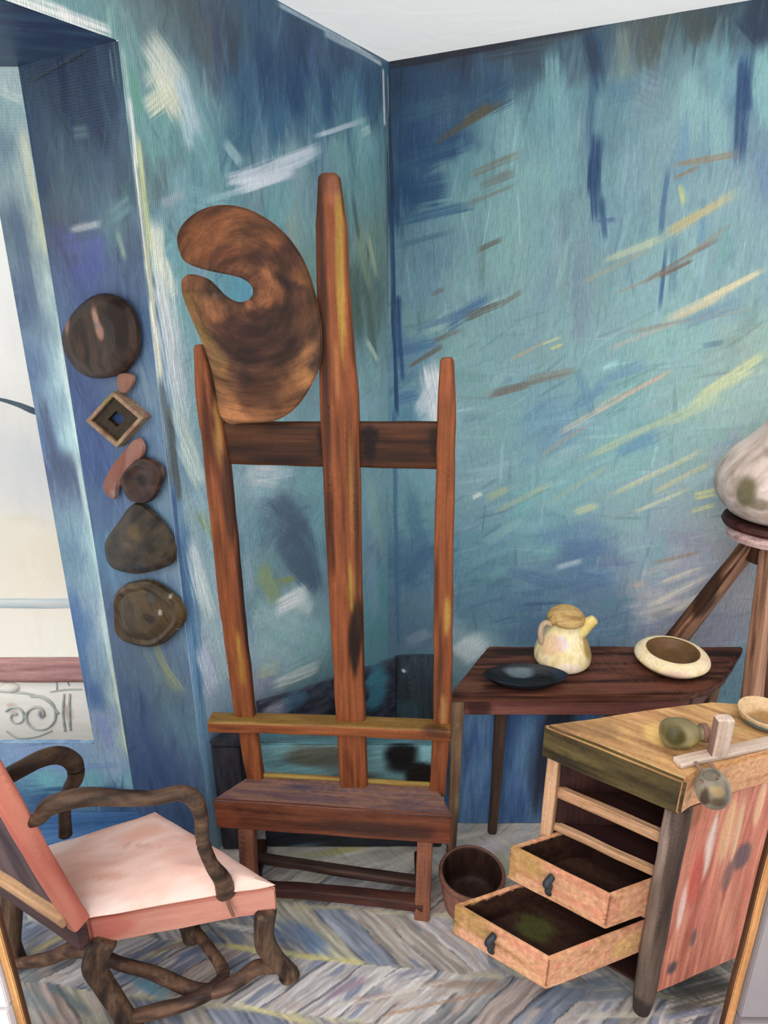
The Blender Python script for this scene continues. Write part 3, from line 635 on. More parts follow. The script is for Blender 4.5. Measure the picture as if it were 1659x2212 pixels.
# ---- pale backdrop added in place of the sky seen through the window
pe = Panel((-4.6, 4.3, -1.5), (1, 0, 0), Z, 3.6, 6.5, .03)
pe.base([(5,620,(232,232,230)),(30,800,(232,231,228)),(40,900,(224,222,218)),(30,960,(208,210,212)),(80,1000,(206,208,210)),(60,1090,(208,210,212)),(60,1130,(228,220,204)),(100,1200,(224,214,198)),(60,1290,(230,220,206)),(80,1350,(232,228,218)),(80,1400,(232,228,216))], warp=.06, eps=.08)
pe.scumble(300, lambda u, v: math.pi / 2 + rng.normal(0, .2), ln=(.2, .8), wd=(.03, .08), jit=4)
pe.stroke(0, 1124, 110, 1122, 9, (216, 208, 190), .8, .4)
pe.c *= .90
ex = pe.build('exterior_sky_backdrop', M_STONE); tag(ex, kind='structure')

# ---- tan picture-frame edges with the pale wall beyond, built as low partitions
YF = .95
def frame_edge(px, py, sgn, n, name, tan, ht):
    g = at(px, py, YF); x0 = g.x
    w = .017
    xs = (x0 - w, x0) if sgn < 0 else (x0, x0 + w)
    o = make(name, box((xs[0], YF - .004, 0), (xs[1], YF + .006, ht), .002), M_WOOD, streak(tan, (0, 0, 1), 3, 90, n), dense=.05, wobble=.0008, gain=.8)
    tag(o, kind='structure')
    xi = (x0 + .0005, x0 + .005) if sgn < 0 else (x0 - .006, x0 - .0005)
    b = make('painted_shadow_strip', box((xi[0], YF - .002, 0), (xi[1], YF + .0075, ht), .001), M_DARK, streak([(58, 34, 20), (84, 50, 28)], (0, 0, 1), 3, 60, n), parent=o, dense=.06, wobble=.0005)  # dark strip stands in for the shadow line beside the frame edge
    return x0
xl = frame_edge(24, 2085, -1, 1, 'trim_1', [(206, 150, 92), (222, 168, 110), (196, 138, 84)], .86)
xr = frame_edge(1590, 2110, 1, 2, 'trim_2', [(196, 136, 84), (208, 150, 98), (182, 122, 74)], 1.22)
zs = at(1640, 2184, YF).z
for nm, x0, x1, cc, zz in (('wall_front_left', xl - .30, xl - .0175, [(238, 230, 234), (232, 224, 228), (242, 236, 238)], at(10, 2163, YF).z), ('wall_front_right', xr + .0175, xr + .34, [(176, 166, 170), (170, 160, 165), (182, 172, 175)], zs)):  # the right side's darker colour and gain paint the shade on it
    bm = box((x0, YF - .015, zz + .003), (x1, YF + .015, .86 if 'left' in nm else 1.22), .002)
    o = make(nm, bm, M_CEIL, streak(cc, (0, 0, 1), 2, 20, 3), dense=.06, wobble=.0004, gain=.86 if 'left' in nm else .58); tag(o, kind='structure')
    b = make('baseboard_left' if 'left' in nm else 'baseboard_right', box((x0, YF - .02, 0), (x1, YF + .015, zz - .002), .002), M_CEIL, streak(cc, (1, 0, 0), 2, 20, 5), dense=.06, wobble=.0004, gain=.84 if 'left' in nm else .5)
    tag(b, kind='structure')
# ================================================================== the things
RUST = [(92, 48, 30), (140, 78, 48), (172, 98, 60), (158, 90, 54), (120, 66, 40)]
DKBR = [(38, 24, 20), (58, 36, 28), (84, 52, 36), (66, 42, 32)]
WALN = [(44, 34, 30), (66, 50, 42), (96, 74, 58), (74, 58, 48)]

up0 = lambda p: Vector((p.x, p.y, 0))
# ---------------------------------------------------------------- easel
GAIN = .50
EN = Vector((.09, 1, 0)).normalized(); EP = Vector((-.17, 1.75, 0))
EX = Vector((1, -.09, 0)).normalized()
def ep(x, y, off=0.): return on(x, y, EP - EN * off, EN)
easel = thing('easel', (-.15, 1.70, 0), 'tall reddish-brown wooden studio easel with three uprights standing in the corner', 'easel')
YEL = (198, 158, 70)  # yellow highlight painted into the mast's colour
mast = make('mast', bar([ep(712, 384), ep(722, 640), ep(735, 900), ep(748, 1300), ep(765, 1695)], [.050, .074, .080, .086, .094, .104, .102, .098, .096, .092, .09], .05, EX, .012, .008), M_WOOD,
    streak([(78, 42, 28), (140, 76, 44), (176, 100, 62), (150, 84, 50), (112, 60, 38)], (0, 0, 1), 2.2, 48, 3, contrast=2.0,
    marks=[(ep(735, 600, .03), (.012, .03, .24), YEL, .9), (ep(727, 800, .03), (.010, .03, .10), (206, 140, 84), .7), (ep(757, 1270, .03), (.010, .03, .10), YEL, .9), (ep(757, 1060, .03), (.008, .03, .2), (178, 132, 66), .6),
           (ep(765, 1390, .03), (.024, .05, .12), (40, 26, 22), .95), (ep(775, 1350, .03), (.02, .04, .12), (50, 34, 26), .8), (ep(700, 700, .02), (.014, .05, .5), (66, 38, 28), .8), (ep(712, 392, .03), (.03, .06, .03), (96, 60, 44), .6), (ep(718, 410, .03), (.02, .03, .04), (200, 128, 96), .5), (ep(770, 1150, .02), (.010, .05, .3), (74, 46, 34), .7)]), easel, .010)
for pts, ws, nm, mk in (
    ([(432, 752), (447, 850), (470, 1000), (500, 1290), (528, 1520), (556, 1700)], [.03, .056, .072, .074, .066, .056], 'left', [(ep(470, 930, .02), (.012, .03, .12), (190, 140, 78), .8), (ep(518, 1430, .02), (.012, .04, .12), (200, 150, 64), .9), (ep(530, 1300, .02), (.02, .06, .3), (64, 38, 30), .75), (ep(492, 1080, .02), (.018, .06, .14), (66, 40, 32), .75)]),
    ([(966, 782), (965, 900), (961, 1060), (958, 1300), (955, 1540), (945, 1710)], [.036, .050, .052, .056, .056, .052], 'right', [(ep(966, 1330, .02), (.012, .03, .08), (206, 170, 84), .9), (ep(965, 820, .02), (.016, .04, .06), (190, 108, 70), .7), (ep(948, 1450, .02), (.010, .05, .3), (84, 48, 32), .6), (ep(957, 1540, .02), (.012, .03, .07), (206, 150, 92), .8)])):
    make('upright', bar([ep(*q) for q in pts], ws, .036, EX, .010, .01), M_WOOD, streak(RUST, (0, 0, 1), 2.5, 46, 8 if nm == 'left' else 9, mk, contrast=1.9), easel, .016)
make('crossbar', bar([ep(474, 956, -.012), ep(600, 958, -.012), ep(948, 962, -.012)], [.03, .03], [.118, .130, .124, .112], Vector((0, 1, 0)), .012), M_WOOD,
    streak([(44, 26, 22), (74, 44, 30), (104, 62, 40), (84, 50, 34)], EX, 3, 60, 12, [(ep(700, 960, .01), (.022, .06, .06), (34, 20, 20), .9), (ep(798, 960, .01), (.026, .06, .07), (32, 20, 20), .9), (ep(940, 960, .01), (.02, .06, .06), (44, 28, 22), .8), (ep(500, 925, .01), (.1, .06, .02), (120, 78, 46), .6), (ep(600, 995, .01), (.2, .06, .012), (30, 20, 20), .8)]), easel, .016)
make('canvas_ledge', bar([ep(456, 1560, .02), ep(700, 1566, .02), ep(972, 1578, .02)], [.06, .06], [.040, .042, .040], Vector((0, 1, 0)), .008), M_WOOD,
    streak([(110, 60, 36), (168, 96, 56), (190, 116, 70), (140, 80, 48)], EX, 3, 60, 15, faces=byface([((0, 0, 1), .6, [(176, 140, 70), (150, 110, 56), (186, 150, 86)], EX)]), marks=[(ep(940, 1575, .05), (.06, .05, .03), (92, 56, 38), .8)]), easel, .016)
# the paint tray: a shallow box standing forward of the frame
bl, br_ = ep(552, 1668), ep(946, 1690)
zt = .435; zb = .315
pl_ = lambda x, off, z: Vector((x, EP.y - .09 * (x - EP.x), z)) - EN * off
xl_, xr2 = -.538, .222
tray = prism([pl_(xl_ + .10, -.02, zb), pl_(xl_, .115, zb), pl_(xr2, .115, zb), pl_(xr2 - .055, -.02, zb)], (0, 0, zt - zb), .006)
make('paint_tray', tray, M_WOOD, streak([(70, 38, 30), (110, 62, 46), (140, 82, 58), (96, 54, 42)], EX, 3, 55, 18, [(pl_(0, .12, .36), (.3, .05, .03), (70, 46, 42), .7), (pl_(-.5, .12, .37), (.05, .05, .06), (168, 92, 64), .6), (pl_(.2, .12, .36), (.05, .05, .06), (150, 78, 54), .6)],
    faces=byface([((0, 0, 1), .7, [(150, 112, 100), (120, 92, 100), (168, 124, 104), (110, 92, 108)], EX)])), easel, .018)
make('tray_rim', rod([pl_(xl_ + .09, .0, zt + .004), pl_(-.1, -.005, zt + .004), pl_(xr2 - .06, -.005, zt + .004)], .009, (0, 1, 0)), M_WOOD, streak([(150, 104, 56), (190, 160, 80), (128, 84, 50)], EX, 4, 60, 21), easel, .02)
for x in (.140, -.44):
    a = pl_(x, .09, zb); b = pl_(x - .004, .105, .0)
    make('leg', bar([a, a.lerp(b, .5), b], [.050, .052], [.050, .05], EX, .006), M_WOOD, streak([(96, 66, 56), (150, 98, 76), (176, 112, 84), (124, 82, 68)], (0, 0, 1), 3, 50, 24), easel, .02)
    f0 = pl_(x - .004, .08, .03); f1 = pl_(x - .02, -.10, .03)
    make('foot_rail', bar([f0, f1], .04, .05, EX, .008), M_WOOD, streak(DKBR, (0, 1, 0), 3, 60, 27), easel, .025)
make('stretcher', bar([fl(525, 1848, .09), fl(720, 1878, .09), fl(916, 1906, .09)], [.03, .03], [.030, .036], (0, 0, 1), .008), M_WOOD, streak([(48, 34, 32), (74, 52, 46), (96, 70, 60)], EX, 3, 60, 28), easel, .02)
make('stretcher', bar([fl(560, 1918, .05), fl(740, 1932, .05), fl(914, 1952, .05)], [.04, .04], [.040, .044], (0, 0, 1), .008), M_WOOD, streak([(44, 32, 32), (84, 52, 46), (110, 66, 56), (60, 44, 42)], EX, 3, 60, 29), easel, .02)

# ---------------------------------------------------------------- palette on the easel
GAIN = .45
PO = [(80,528),(55,460),(50,400),(80,340),(140,285),(220,250),(310,242),(400,258),(480,295),(560,350),(630,420),(690,510),(730,600),(760,700),(782,800),(793,900),(793,1000),(778,1080),(748,1150),(700,1230),(640,1300),(560,1345),(470,1358),(380,1362),(320,1366),(272,1320),(252,1220),(236,1120),(214,1040),(180,950),(140,860),(100,770),(75,690),(75,630),(110,600),(160,606),(210,626),(250,660),(290,702),(350,737),(410,732),(440,695),(430,652),(390,622),(330,604),(260,592),(190,576),(130,556)]
ps = catmull([ep(360 + a * .4219, 340 + b * .4219, .045) for a, b in PO] + [ep(360 + 80 * .4219, 340 + 528 * .4219, .045)], 150)[:-1]
q = lambda a, b: ep(360 + a * .4219, 340 + b * .4219, .045)
PC = [(120,400,132,80,48),(250,300,112,66,42),(330,370,146,92,58),(200,450,128,78,48),(420,420,104,64,42),(300,520,112,66,46),(480,520,72,44,34),(560,420,122,74,46),(600,520,70,42,32),(640,640,52,32,28),(700,620,140,92,54),(740,800,104,66,42),
      (540,640,150,96,64),(500,720,140,88,58),(120,650,150,96,66),(200,640,104,72,52),(250,680,78,60,50),(180,760,150,104,66),(260,800,150,98,66),(130,780,140,104,60),(200,900,146,112,64),(240,1000,120,90,58),(300,850,92,56,44),(400,780,146,94,62),(420,880,72,44,38),
      (300,950,66,42,36),(400,1000,58,36,32),(520,900,62,40,34),(620,800,56,36,30),(640,950,54,34,30),(700,950,80,52,38),(560,1100,76,48,36),(400,1120,62,40,34),(330,1060,84,56,42),(260,1080,150,106,66),(300,1200,160,108,70),(350,1300,170,114,74),(420,1220,96,60,42),
      (520,1200,90,58,40),(600,1200,130,84,54),(700,1100,170,116,72),(730,1000,190,130,84),(770,1050,84,60,46),(650,1280,164,106,66),(480,1330,140,92,60),(780,900,96,66,48)]
PQ = np.array([tuple(q(a, b)) for a, b, *_ in PC]); PCC = np.array([c[2:] for c in PC], float)
def pal_fn(P, N):
    """worn brown stains, swept round the thumb hole"""
    d0 = P - np.array(q(420, 690)); th = np.arctan2(d0[:, 2], d0[:, 0]); rr = np.hypot(d0[:, 0], d0[:, 2])
    sw = (fbm(np.stack([rr * 60, th * 1.8, rr * 0], 1), 61, 3) - .5)
    wx = (fbm(P * 22, 62) - .5) * .07; wz = (fbm(P * 22, 63) - .5) * .07
    num = np.zeros((len(P), 3)); den = np.zeros(len(P))
    for p_, c_ in zip(PQ, PCC):
        w_ = 1 / ((P[:, 0] + wx - p_[0]) ** 2 + (P[:, 2] + wz - p_[2]) ** 2 + .012 ** 2) ** 1.7
        num += w_[:, None] * c_; den += w_
    return num / den[:, None] * (1 + sw[:, None] * 1.1)
pal_fn.brush = lambda P: np.stack([np.hypot(P[:, 0] - q(420, 690).x, P[:, 2] - q(420, 690).z) * 130, np.arctan2(P[:, 2] - q(420, 690).z, P[:, 0] - q(420, 690).x) * 3, P[:, 0] * 0], 1)
po = make('painters_palette', prism(ps, EN * .014, .004), M_WOOD, pal_fn, None, .009, .001, loc=ep(560, 905, .045))
tag(po, 'large brown kidney-shaped painter\'s palette with thumb hole resting on the easel crossbar', 'palette')

# ---------------------------------------------------------------- boards and boxes behind the easel
GAIN = 1.0
MB_ = C0 + NM * .27; RB_ = C0 + NR * .27
hinge = on(849, 1418, MB_, NM); hx = Vector((hinge.x, hinge.y, 0))
scr = thing('folding_screen', hx, 'low dark slate two-panel folding screen standing in the corner behind the easel', 'screen')
hb = Vector((hinge.x, hinge.y, 0)) + UR * .004
RBn = Vector((hinge.x, hinge.y, 0))
LW = Vector((-.365, 2.15, 0)); LN = Vector((LW.y - hinge.y, hinge.x - LW.x, 0)).normalized()
la, lb = on(552, 1514, hx, LN), on(700, 1468, hx, LN)
make('screen_panel', prism([up0(la), up0(hinge), hinge, lb, la], LN * -.022, .004), M_DARK,
    streak([(34, 36, 44), (50, 52, 62), (72, 78, 94), (44, 46, 56)], UM, 4, 40, 31, [(on(590, 1530, hx, LN), (.09, .09, .05), (160, 156, 178), .8), (on(630, 1510, hx, LN), (.08, .09, .05), (80, 122, 150), .6), (on(810, 1480, hx, LN), (.07, .09, .12), (72, 132, 154), .9), (on(700, 1530, hx, LN), (.16, .1, .05), (28, 28, 32), .8), (on(640, 1560, hx, LN), (.2, .2, .04), (120, 120, 140), .5)]), scr, .022)
rb = on(975, 1416, RBn, NR)
make('screen_panel', prism([up0(hinge) + UR * .003, up0(rb), rb, hinge + UR * .003], NR * -.022, .004), M_DARK,
    streak([(34, 38, 46), (52, 58, 66), (66, 80, 88), (42, 46, 54)], (0, 0, 1), 4, 40, 32, [(on(872, 1448, RBn, NR), (.012, .05, .012), (232, 234, 234), 1.), (on(880, 1540, RBn, NR), (.08, .09, .08), (70, 100, 112), .6)]), scr, .022)
o = thing('storage_crate', (-.15, 1.98, 0), 'low teal box with black smears behind the easel tray', 'crate')
x0, x1 = at(560, 1640, 1.89).x, at(962, 1640, 1.89).x
def cr_fn(z0, z1): 
    return streak([(96, 138, 148), (120, 164, 172), (132, 184, 194), (110, 146, 150)], (1, 0, .2), 5, 30, 34, [((-.22, 1.89, .40), (.16, .1, .08), (86, 84, 74), .9), ((-.12, 1.89, .30), (.12, .1, .06), (84, 90, 86), .8), ((.06, 1.89, .42), (.09, .1, .075), (24, 22, 24), 1.), ((.13, 1.89, .32), (.055, .1, .09), (30, 26, 26), 1.), ((.02, 1.89, .30), (.05, .1, .03), (96, 128, 128), .6), ((0, 1.89, .04), (.9, .2, .11), (36, 38, 46), 1.)])  # lowest dark mark paints the shade under the easel tray
make('crate_body', box((x0, 1.89, 0), (x1, 1.985, .47), .006), M_DARK, cr_fn(0, 0), o, .02)
make('crate_lid', box((x0 - .004, 1.884, .471), (x1 + .004, 1.99, .493), .006), M_DARK, streak([(60, 96, 110), (84, 124, 134), (70, 80, 84)], (1, 0, 0), 4, 40, 35), o, .025)
o = thing('coal_box', (-.53, 1.92, 0), 'narrow black box between the blue pier and the easel upright', 'box')
blk = streak([(26, 24, 28), (38, 36, 42), (52, 52, 60), (30, 28, 32)], (0, 0, 1), 5, 40, 37)
xb = at(527, 1660, 1.885).x
mx = lambda y: E1.x + (y - E1.y) * UM.x / UM.y + .013
make('box_body', prism([Vector((mx(1.878), 1.878, 0)), Vector((xb, 1.878, 0)), Vector((xb, 1.96, 0)), Vector((mx(1.96), 1.96, 0))], (0, 0, .47), .008), M_DARK, blk, o, .02)
make('box_lid', prism([Vector((mx(1.874), 1.874, .471)), Vector((xb + .004, 1.874, .471)), Vector((xb + .004, 1.965, .471)), Vector((mx(1.965), 1.965, .471))], (0, 0, .022), .006), M_DARK, blk, o, .02)

# ---------------------------------------------------------------- armchair
NF, NB, FB, FF = Vector((-.30, 1.40, 0)), Vector((-.800, 1.295, 0)), Vector((-1.14, 1.48, 0)), Vector((-.735, 1.675, 0))
chair = thing('armchair', (-.72, 1.46, 0), 'low armchair with pink upholstery and curved dark-brown arms below the window', 'armchair')
SB, ST = .275, .378
cen = (NF + NB + FB + FF) / 4
up = lambda p, z: Vector((p.x, p.y, z))
PINK = [(196, 128, 112), (212, 146, 128), (222, 162, 144), (206, 138, 120)]
make('seat_frame', prism([up(NF, SB), up(FF, SB), up(FB, SB), up(NB, SB)], (0, 0, ST - SB), .012), M_CLOTH,
     streak([(196, 124, 108), (214, 146, 128), (222, 158, 140), (206, 134, 116)], (NF - NB), 3, 24, 41, [(up(NB, .33) + Vector((.05, -.01, 0)), (.08, .1, .05), (206, 112, 100), .7), ((NF + NB) / 2 + Vector((0, 0, SB)), (.5, .1, .014), (176, 110, 98), .8)]), chair, .02, .002, gain=.78)
ring = []
for p_, q_ in ((NF, FF), (FF, FB), (FB, NB), (NB, NF)):
    for i in range(12): ring.append(p_.lerp(q_, i / 12))
ring = [up(p, 0) for p in ring]
bm = bmesh.new(); rows = []
for k in range(13):
    s = 1 - k / 12 * .98
    h = ST + .002 + .036 * (1 - s ** 2.2) ** .7 * (1 if k else 0)
    rows.append([bm.verts.new(cen + (p - cen) * (s * (.985)) + Vector((0, 0, h))) for p in ring])
for ra, rb in zip(rows[:-1], rows[1:]):
    for i in range(48): bm.faces.new((ra[i], ra[(i + 1) % 48], rb[(i + 1) % 48], rb[i]))
bm.faces.new(rows[-1]); bm.faces.new(rows[0])
g = lambda x, y: fl(x, y, ST + .03)
cush = streak([(210, 154, 138), (224, 174, 158), (236, 200, 188), (220, 166, 150)], (1, .45, 0), 3.5, 14, 43, [(g(230, 1895), (.07, .012, .1), (208, 148, 130), .6), (g(200, 1870), (.12, .014, .1), (212, 156, 138), .4), (g(300, 1830), (.09, .008, .1), (196, 150, 138), .6), (g(320, 1790), (.06, .05, .1), (220, 164, 142), .35), (g(130, 1810), (.08, .08, .1), (240, 218, 210), .8), (g(200, 1950), (.12, .04, .1), (242, 220, 212), .7), (g(420, 1840), (.1, .1, .1), (222, 172, 158), .5), (g(520, 1890), (.1, .06, .1), (232, 196, 184), .6), (g(400, 1920), (.06, .05, .1), (236, 206, 196), .6)])  # thin darker streaks paint the shade of creases in the cushion
make('seat_cushion', bm, M_CLOTH, cush, chair, .018, .003, gain=1.06)
# back: two pink posts, dark upholstered panel, tan rail
TN, TF = Vector((-.930, 1.235, 1.0)), Vector((-1.28, 1.42, 1.0))
nb, fb = up(NB, .30), up(FB, .30)
SAL = [(170, 92, 80), (200, 116, 100), (216, 138, 118), (186, 104, 90)]
make('back_post', bar([nb.lerp(TN, .115), nb.lerp(TN, .5) + Vector((-.004, 0, 0)), TN], [.042, .046, .04], .05, (FB - NB), .010), M_CLOTH, streak(SAL, TN - nb, 3, 40, 44), chair, .018)
make('back_post', bar([fb, fb.lerp(TF, .5), TF], [.042, .046, .04], .05, (FB - NB), .010), M_CLOTH, streak(SAL, TF - fb, 3, 40, 45), chair, .02)
bn = (FB - NB).cross(TN - nb).normalized()
if bn.y > 0: bn = -bn
q4 = [nb.lerp(TN, .20), nb.lerp(TN, .97), fb.lerp(TF, .97), fb.lerp(TF, .20)]
make('back_panel', prism([p + bn * .018 for p in q4], -bn * .036, .008), M_CLOTH, streak([(70, 58, 64), (88, 74, 78), (108, 92, 92), (80, 66, 70)], TN - nb, 3, 26, 46), chair, .02)
make('back_rail', bar([nb.lerp(TN, .175) + bn * .012, fb.lerp(TF, .175) + bn * .012], .04, .055, TN - nb, .008), M_WOOD, streak([(150, 108, 80), (190, 148, 112), (206, 166, 128)], FB - NB, 3, 50, 47), chair, .02)
make('back_rail', bar([up(NB, .335) + Vector((-.008, -.012, 0)), up(FB, .335) + Vector((-.008, -.012, 0))], .085, .03, (0, 0, 1), .008), M_WOOD, streak([(60, 46, 50), (84, 62, 62), (104, 70, 68)], FB - NB, 3, 50, 48), chair, .02)
make('top_rail', bar([TN + Vector((.01, 0, .015)), TN.lerp(TF, .5) + Vector((0, 0, .05)), TF + Vector((-.01, 0, .015))], .05, .06, TN - nb, .012), M_WOOD, streak(WALN, FB - NB, 3, 50, 49), chair, .02)
armp = streak(WALN, (1, .4, 0), 4, 44, 51, contrast=2.)
A = [nb.lerp(TN, .62) + (FB - NB).normalized() * .010, at(84, 1766, 1.266), at(110, 1740, 1.27), at(175, 1722, 1.285), at(250, 1722, 1.30), at(330, 1724, 1.32), at(388, 1713, 1.345), at(420, 1728, 1.355), at(434, 1765, 1.36), at(438, 1815, 1.365), at(455, 1865, 1.37), at(480, 1900, 1.38), at(488, 1928, 1.385)]
make('armrest', rod(A, [.010, .019, .024, .024, .021, .019, .020, .022, .019, .018, .019, .024, .028], (0, 0, 1), 60, cap=.008), M_WOOD, armp, chair, .012)
B = [up(FB.lerp(TF, .45), .62) + Vector((.02, .0, .0)), at(40, 1664, 1.52), at(92, 1637, 1.56), at(132, 1632, 1.60), at(160, 1650, 1.62), at(163, 1680, 1.62), at(148, 1708, 1.62), at(140, 1745, 1.61), fl(142, 1805, ST)]
make('armrest', rod(B, [.022, .024, .026, .027, .026, .024, .020, .018, .020], (0, 0, 1), 50, cap=.006), M_WOOD, streak([(50, 40, 34), (70, 54, 44), (98, 74, 54)], (1, .4, 0), 4, 44, 52), chair, .012)
legs = [([at(574, 1968, 1.395), at(570, 2010, 1.395), at(574, 2042, 1.395), at(596, 2072, 1.40), at(622, 2098, 1.405), Vector((-.287, 1.405, .012))], [.026, .024, .026, .022, .022, .026]),
        ([up(NB, .29) + Vector((.035, .01, 0)), at(203, 2082, 1.285), at(222, 2122, 1.28), at(250, 2165, 1.265), at(272, 2200, 1.26), fl(286, 2222, .012)], [.028, .027, .024, .023, .024, .028]),
        ([up(FF, .29) + Vector((.05, -.05, 0)), Vector((-.64, 1.57, .18)), Vector((-.63, 1.545, .09)), Vector((-.612, 1.525, .012))], [.026, .028, .024, .026]),
        ([up(FB, .30) + Vector((.03, .0, 0)), Vector((-1.13, 1.47, .18)), Vector((-1.14, 1.455, .08)), Vector((-1.135, 1.445, .012))], [.026, .026, .022, .026])]
for k, (pts, rr) in enumerate(legs):
    make('leg', rod(pts, [q_ * 1.22 for q_ in rr], (1, 0, 0), 30, cap=.010), M_WOOD, streak([(46, 36, 32), (68, 52, 44), (104, 82, 64), (72, 56, 48)], (.2, 0, 1), 4, 50, 53 + k, contrast=2.), chair, .012)
for k, (pts, rr) in enumerate(((([fl(34, 2082, .035), fl(100, 2072, .06), fl(155, 2052, .085), fl(200, 2058, .09), fl(255, 2080, .075), fl(335, 2104, .06), fl(420, 2138, .055), fl(470, 2138, .06), fl(515, 2118, .07), fl(555, 2090, .075), fl(596, 2088, .06)]), [.016, .02, .023, .02, .018, .02, .021, .022, .020, .022, .019]),
    ([fl(288, 2196, .05), fl(345, 2182, .06), fl(395, 2170, .06), fl(445, 2146, .06), fl(480, 2112, .06), fl(470, 2075, .055), Vector((-.612, 1.53, .05))], [.018, .021, .019, .022, .02, .018, .017]))):
    make('stretcher', rod(pts, rr, (0, 0, 1), 60), M_WOOD, streak([(46, 34, 32), (70, 52, 46), (112, 84, 66), (64, 48, 42)], (1, .2, 0), 5, 50, 58 + k, contrast=2.), chair, .012)
make('nail_strap', bar([at(492, 1948, 1.36), at(497, 1962, 1.358), at(504, 1978, 1.356)], .010, .005, (1, 0, 0), .002), M_WOOD, streak([(110, 78, 62), (136, 98, 80)], (0, 0, 1), 4, 40, 60), chair, .01)

# ---------------------------------------------------------------- table
TY0, TY1, TZ = 1.85, 2.155, .70
MAH = [(40, 22, 18), (66, 38, 30), (98, 60, 46), (74, 42, 34)]
table = thing('console_table', (.78, 2.0, 0), 'long dark-brown wooden table with a rounded right end against the right wall', 'table')
tp = [Vector((.212, 1.845, 0)), Vector((.6, 1.845, 0)), Vector((.98, 1.85, 0)), Vector((1.09, 1.88, 0)), Vector((1.17, 1.94, 0)), Vector((1.25, 2.03, 0)), Vector((1.33, 2.13, 0)), Vector((1.345, 2.155, 0)), Vector((.39, 2.155, 0))]
make('tabletop', prism([p + Z * (TZ - .03) for p in tp], (0, 0, .03), .006), M_WOOD, streak(MAH, (1, 0, 0), 3, 70, 62, [((.28, 1.90, .7), (.07, .05, .06), (104, 68, 50), .7), ((.85, 1.89, .7), (.2, .03, .06), (110, 62, 52), .55), ((.5, 2.12, .7), (.16, .03, .06), (34, 20, 18), .8), ((.9, 2.0, .7), (.06, .05, .05), (96, 58, 44), .5), ((1.25, 2.1, .7), (.1, .03, .05), (34, 20, 18), .7)], contrast=2.), table, .02)
APR = [(78, 44, 42), (104, 62, 58), (124, 78, 70), (88, 52, 48)]
make('apron', box((.27, 1.875, .600), (1.03, 1.895, .669), .003), M_WOOD, streak(APR, (1, 0, 0), 3, 50, 63, [((.32, 1.875, .63), (.05, .05, .06), (56, 34, 34), .8)]), table, .02)
make('apron', bar([Vector((1.04, 1.89, .635)), Vector((1.13, 1.97, .635)), Vector((1.27, 2.13, .635))], .02, .068, (1, -1, 0), .004), M_WOOD, streak(APR, (1, 1, 0), 3, 50, 64), table, .02)
make('apron', box((.42, 2.12, .600), (1.25, 2.14, .669), .003), M_WOOD, streak(APR, (1, 0, 0), 3, 50, 65), table, .03)
LEGC = [(56, 42, 34), (92, 70, 54), (140, 112, 88), (80, 60, 48)]
for (x, y), cc, w in (((.247, 1.868), LEGC, .042), ((.415, 1.968), [(50, 38, 32), (70, 54, 46), (92, 72, 58)], .042), ((1.03, 1.90), LEGC, .042), ((1.24, 2.115), LEGC, .04)):
    make('leg', bar([Vector((x, y, .669)), Vector((x, y, .58)), Vector((x + .002, y, .28)), Vector((x, y, .0))], [w, w * 1.05, w * .9, w * .8], [w, w * 1.05, w * .9, w * .8], (1, 0, 0), .012), M_WOOD, streak(cc, (0, 0, 1), 3, 50, int(x * 100)), table, .02)
# ---- blue board standing for the wall seen beneath it
o = make('board_for_wall', prism([Vector((.19, 2.005, 0)), Vector((.80, 2.005, 0)), Vector((.80, 2.05, .56)), Vector((.19, 2.05, .56))], (0, .02, 0), .003), M_DARK, streak([(58, 84, 128), (74, 104, 148), (92, 126, 162), (66, 92, 138)], (0, 0, 1), 3, 26, 67, [((.64, 2.03, .3), (.10, .1, .28), (44, 48, 62), .95), ((.74, 2.06, .2), (.06, .1, .2), (44, 46, 54), .85), ((.28, 2.06, .3), (.025, .1, .25), (60, 90, 124), .6)]), None, .02, loc=(.5, 2.06, 0))  # dark marks paint the shade under the table
tag(o, 'blue board standing for the wall seen beneath the brown table', 'board')

# ---- things on the table
jc = (.636, 2.045, TZ)
jug = thing('jug', jc, 'cream stoneware jug with brown lid and spout on the brown table', 'jug')
CR = [(196, 172, 124), (220, 200, 150), (234, 218, 176), (206, 182, 150)]
jm = [((jc[0] - .03, jc[1] - .08, TZ + .12), (.03, .05, .03), (206, 194, 206), .8), ((jc[0] - .06, jc[1] - .06, TZ + .10), (.04, .05, .05), (206, 164, 132), .7), ((jc[0] + .07, jc[1] - .03, TZ + .09), (.03, .05, .08), (140, 110, 52), .7), ((jc[0], jc[1] - .08, TZ + .03), (.06, .06, .03), (232, 214, 204), .7)]
make('jug_body', lathe([(.072, .003), (.095, .014), (.099, .045), (.087, .085), (.068, .120), (.056, .145), (.055, .166), (.049, .168), (.02, .163)], jc, 44, 70), M_CERAMIC, streak(CR, (0, 0, 1), 12, 50, 70, jm), jug, .012, .0015)
make('jug_lid', lathe([(.053, .169), (.064, .171), (.063, .188), (.048, .208), (.024, .219), (.001, .221)], jc, 40, 40), M_CERAMIC, streak([(120, 92, 52), (160, 126, 76), (186, 156, 104), (140, 110, 66)], (1, 0, 0), 14, 70, 71), jug, .012, .001)
make('spout', rod([Vector((jc[0] + .045, jc[1] - .01, TZ + .130)), Vector((jc[0] + .066, jc[1] - .016, TZ + .156)), Vector((jc[0] + .092, jc[1] - .022, TZ + .184))], [.034, .026, .018], (0, 1, 0), 12), M_CERAMIC, streak([(196, 170, 96), (222, 204, 140)], (1, 0, 0), 10, 50, 72), jug, .012)
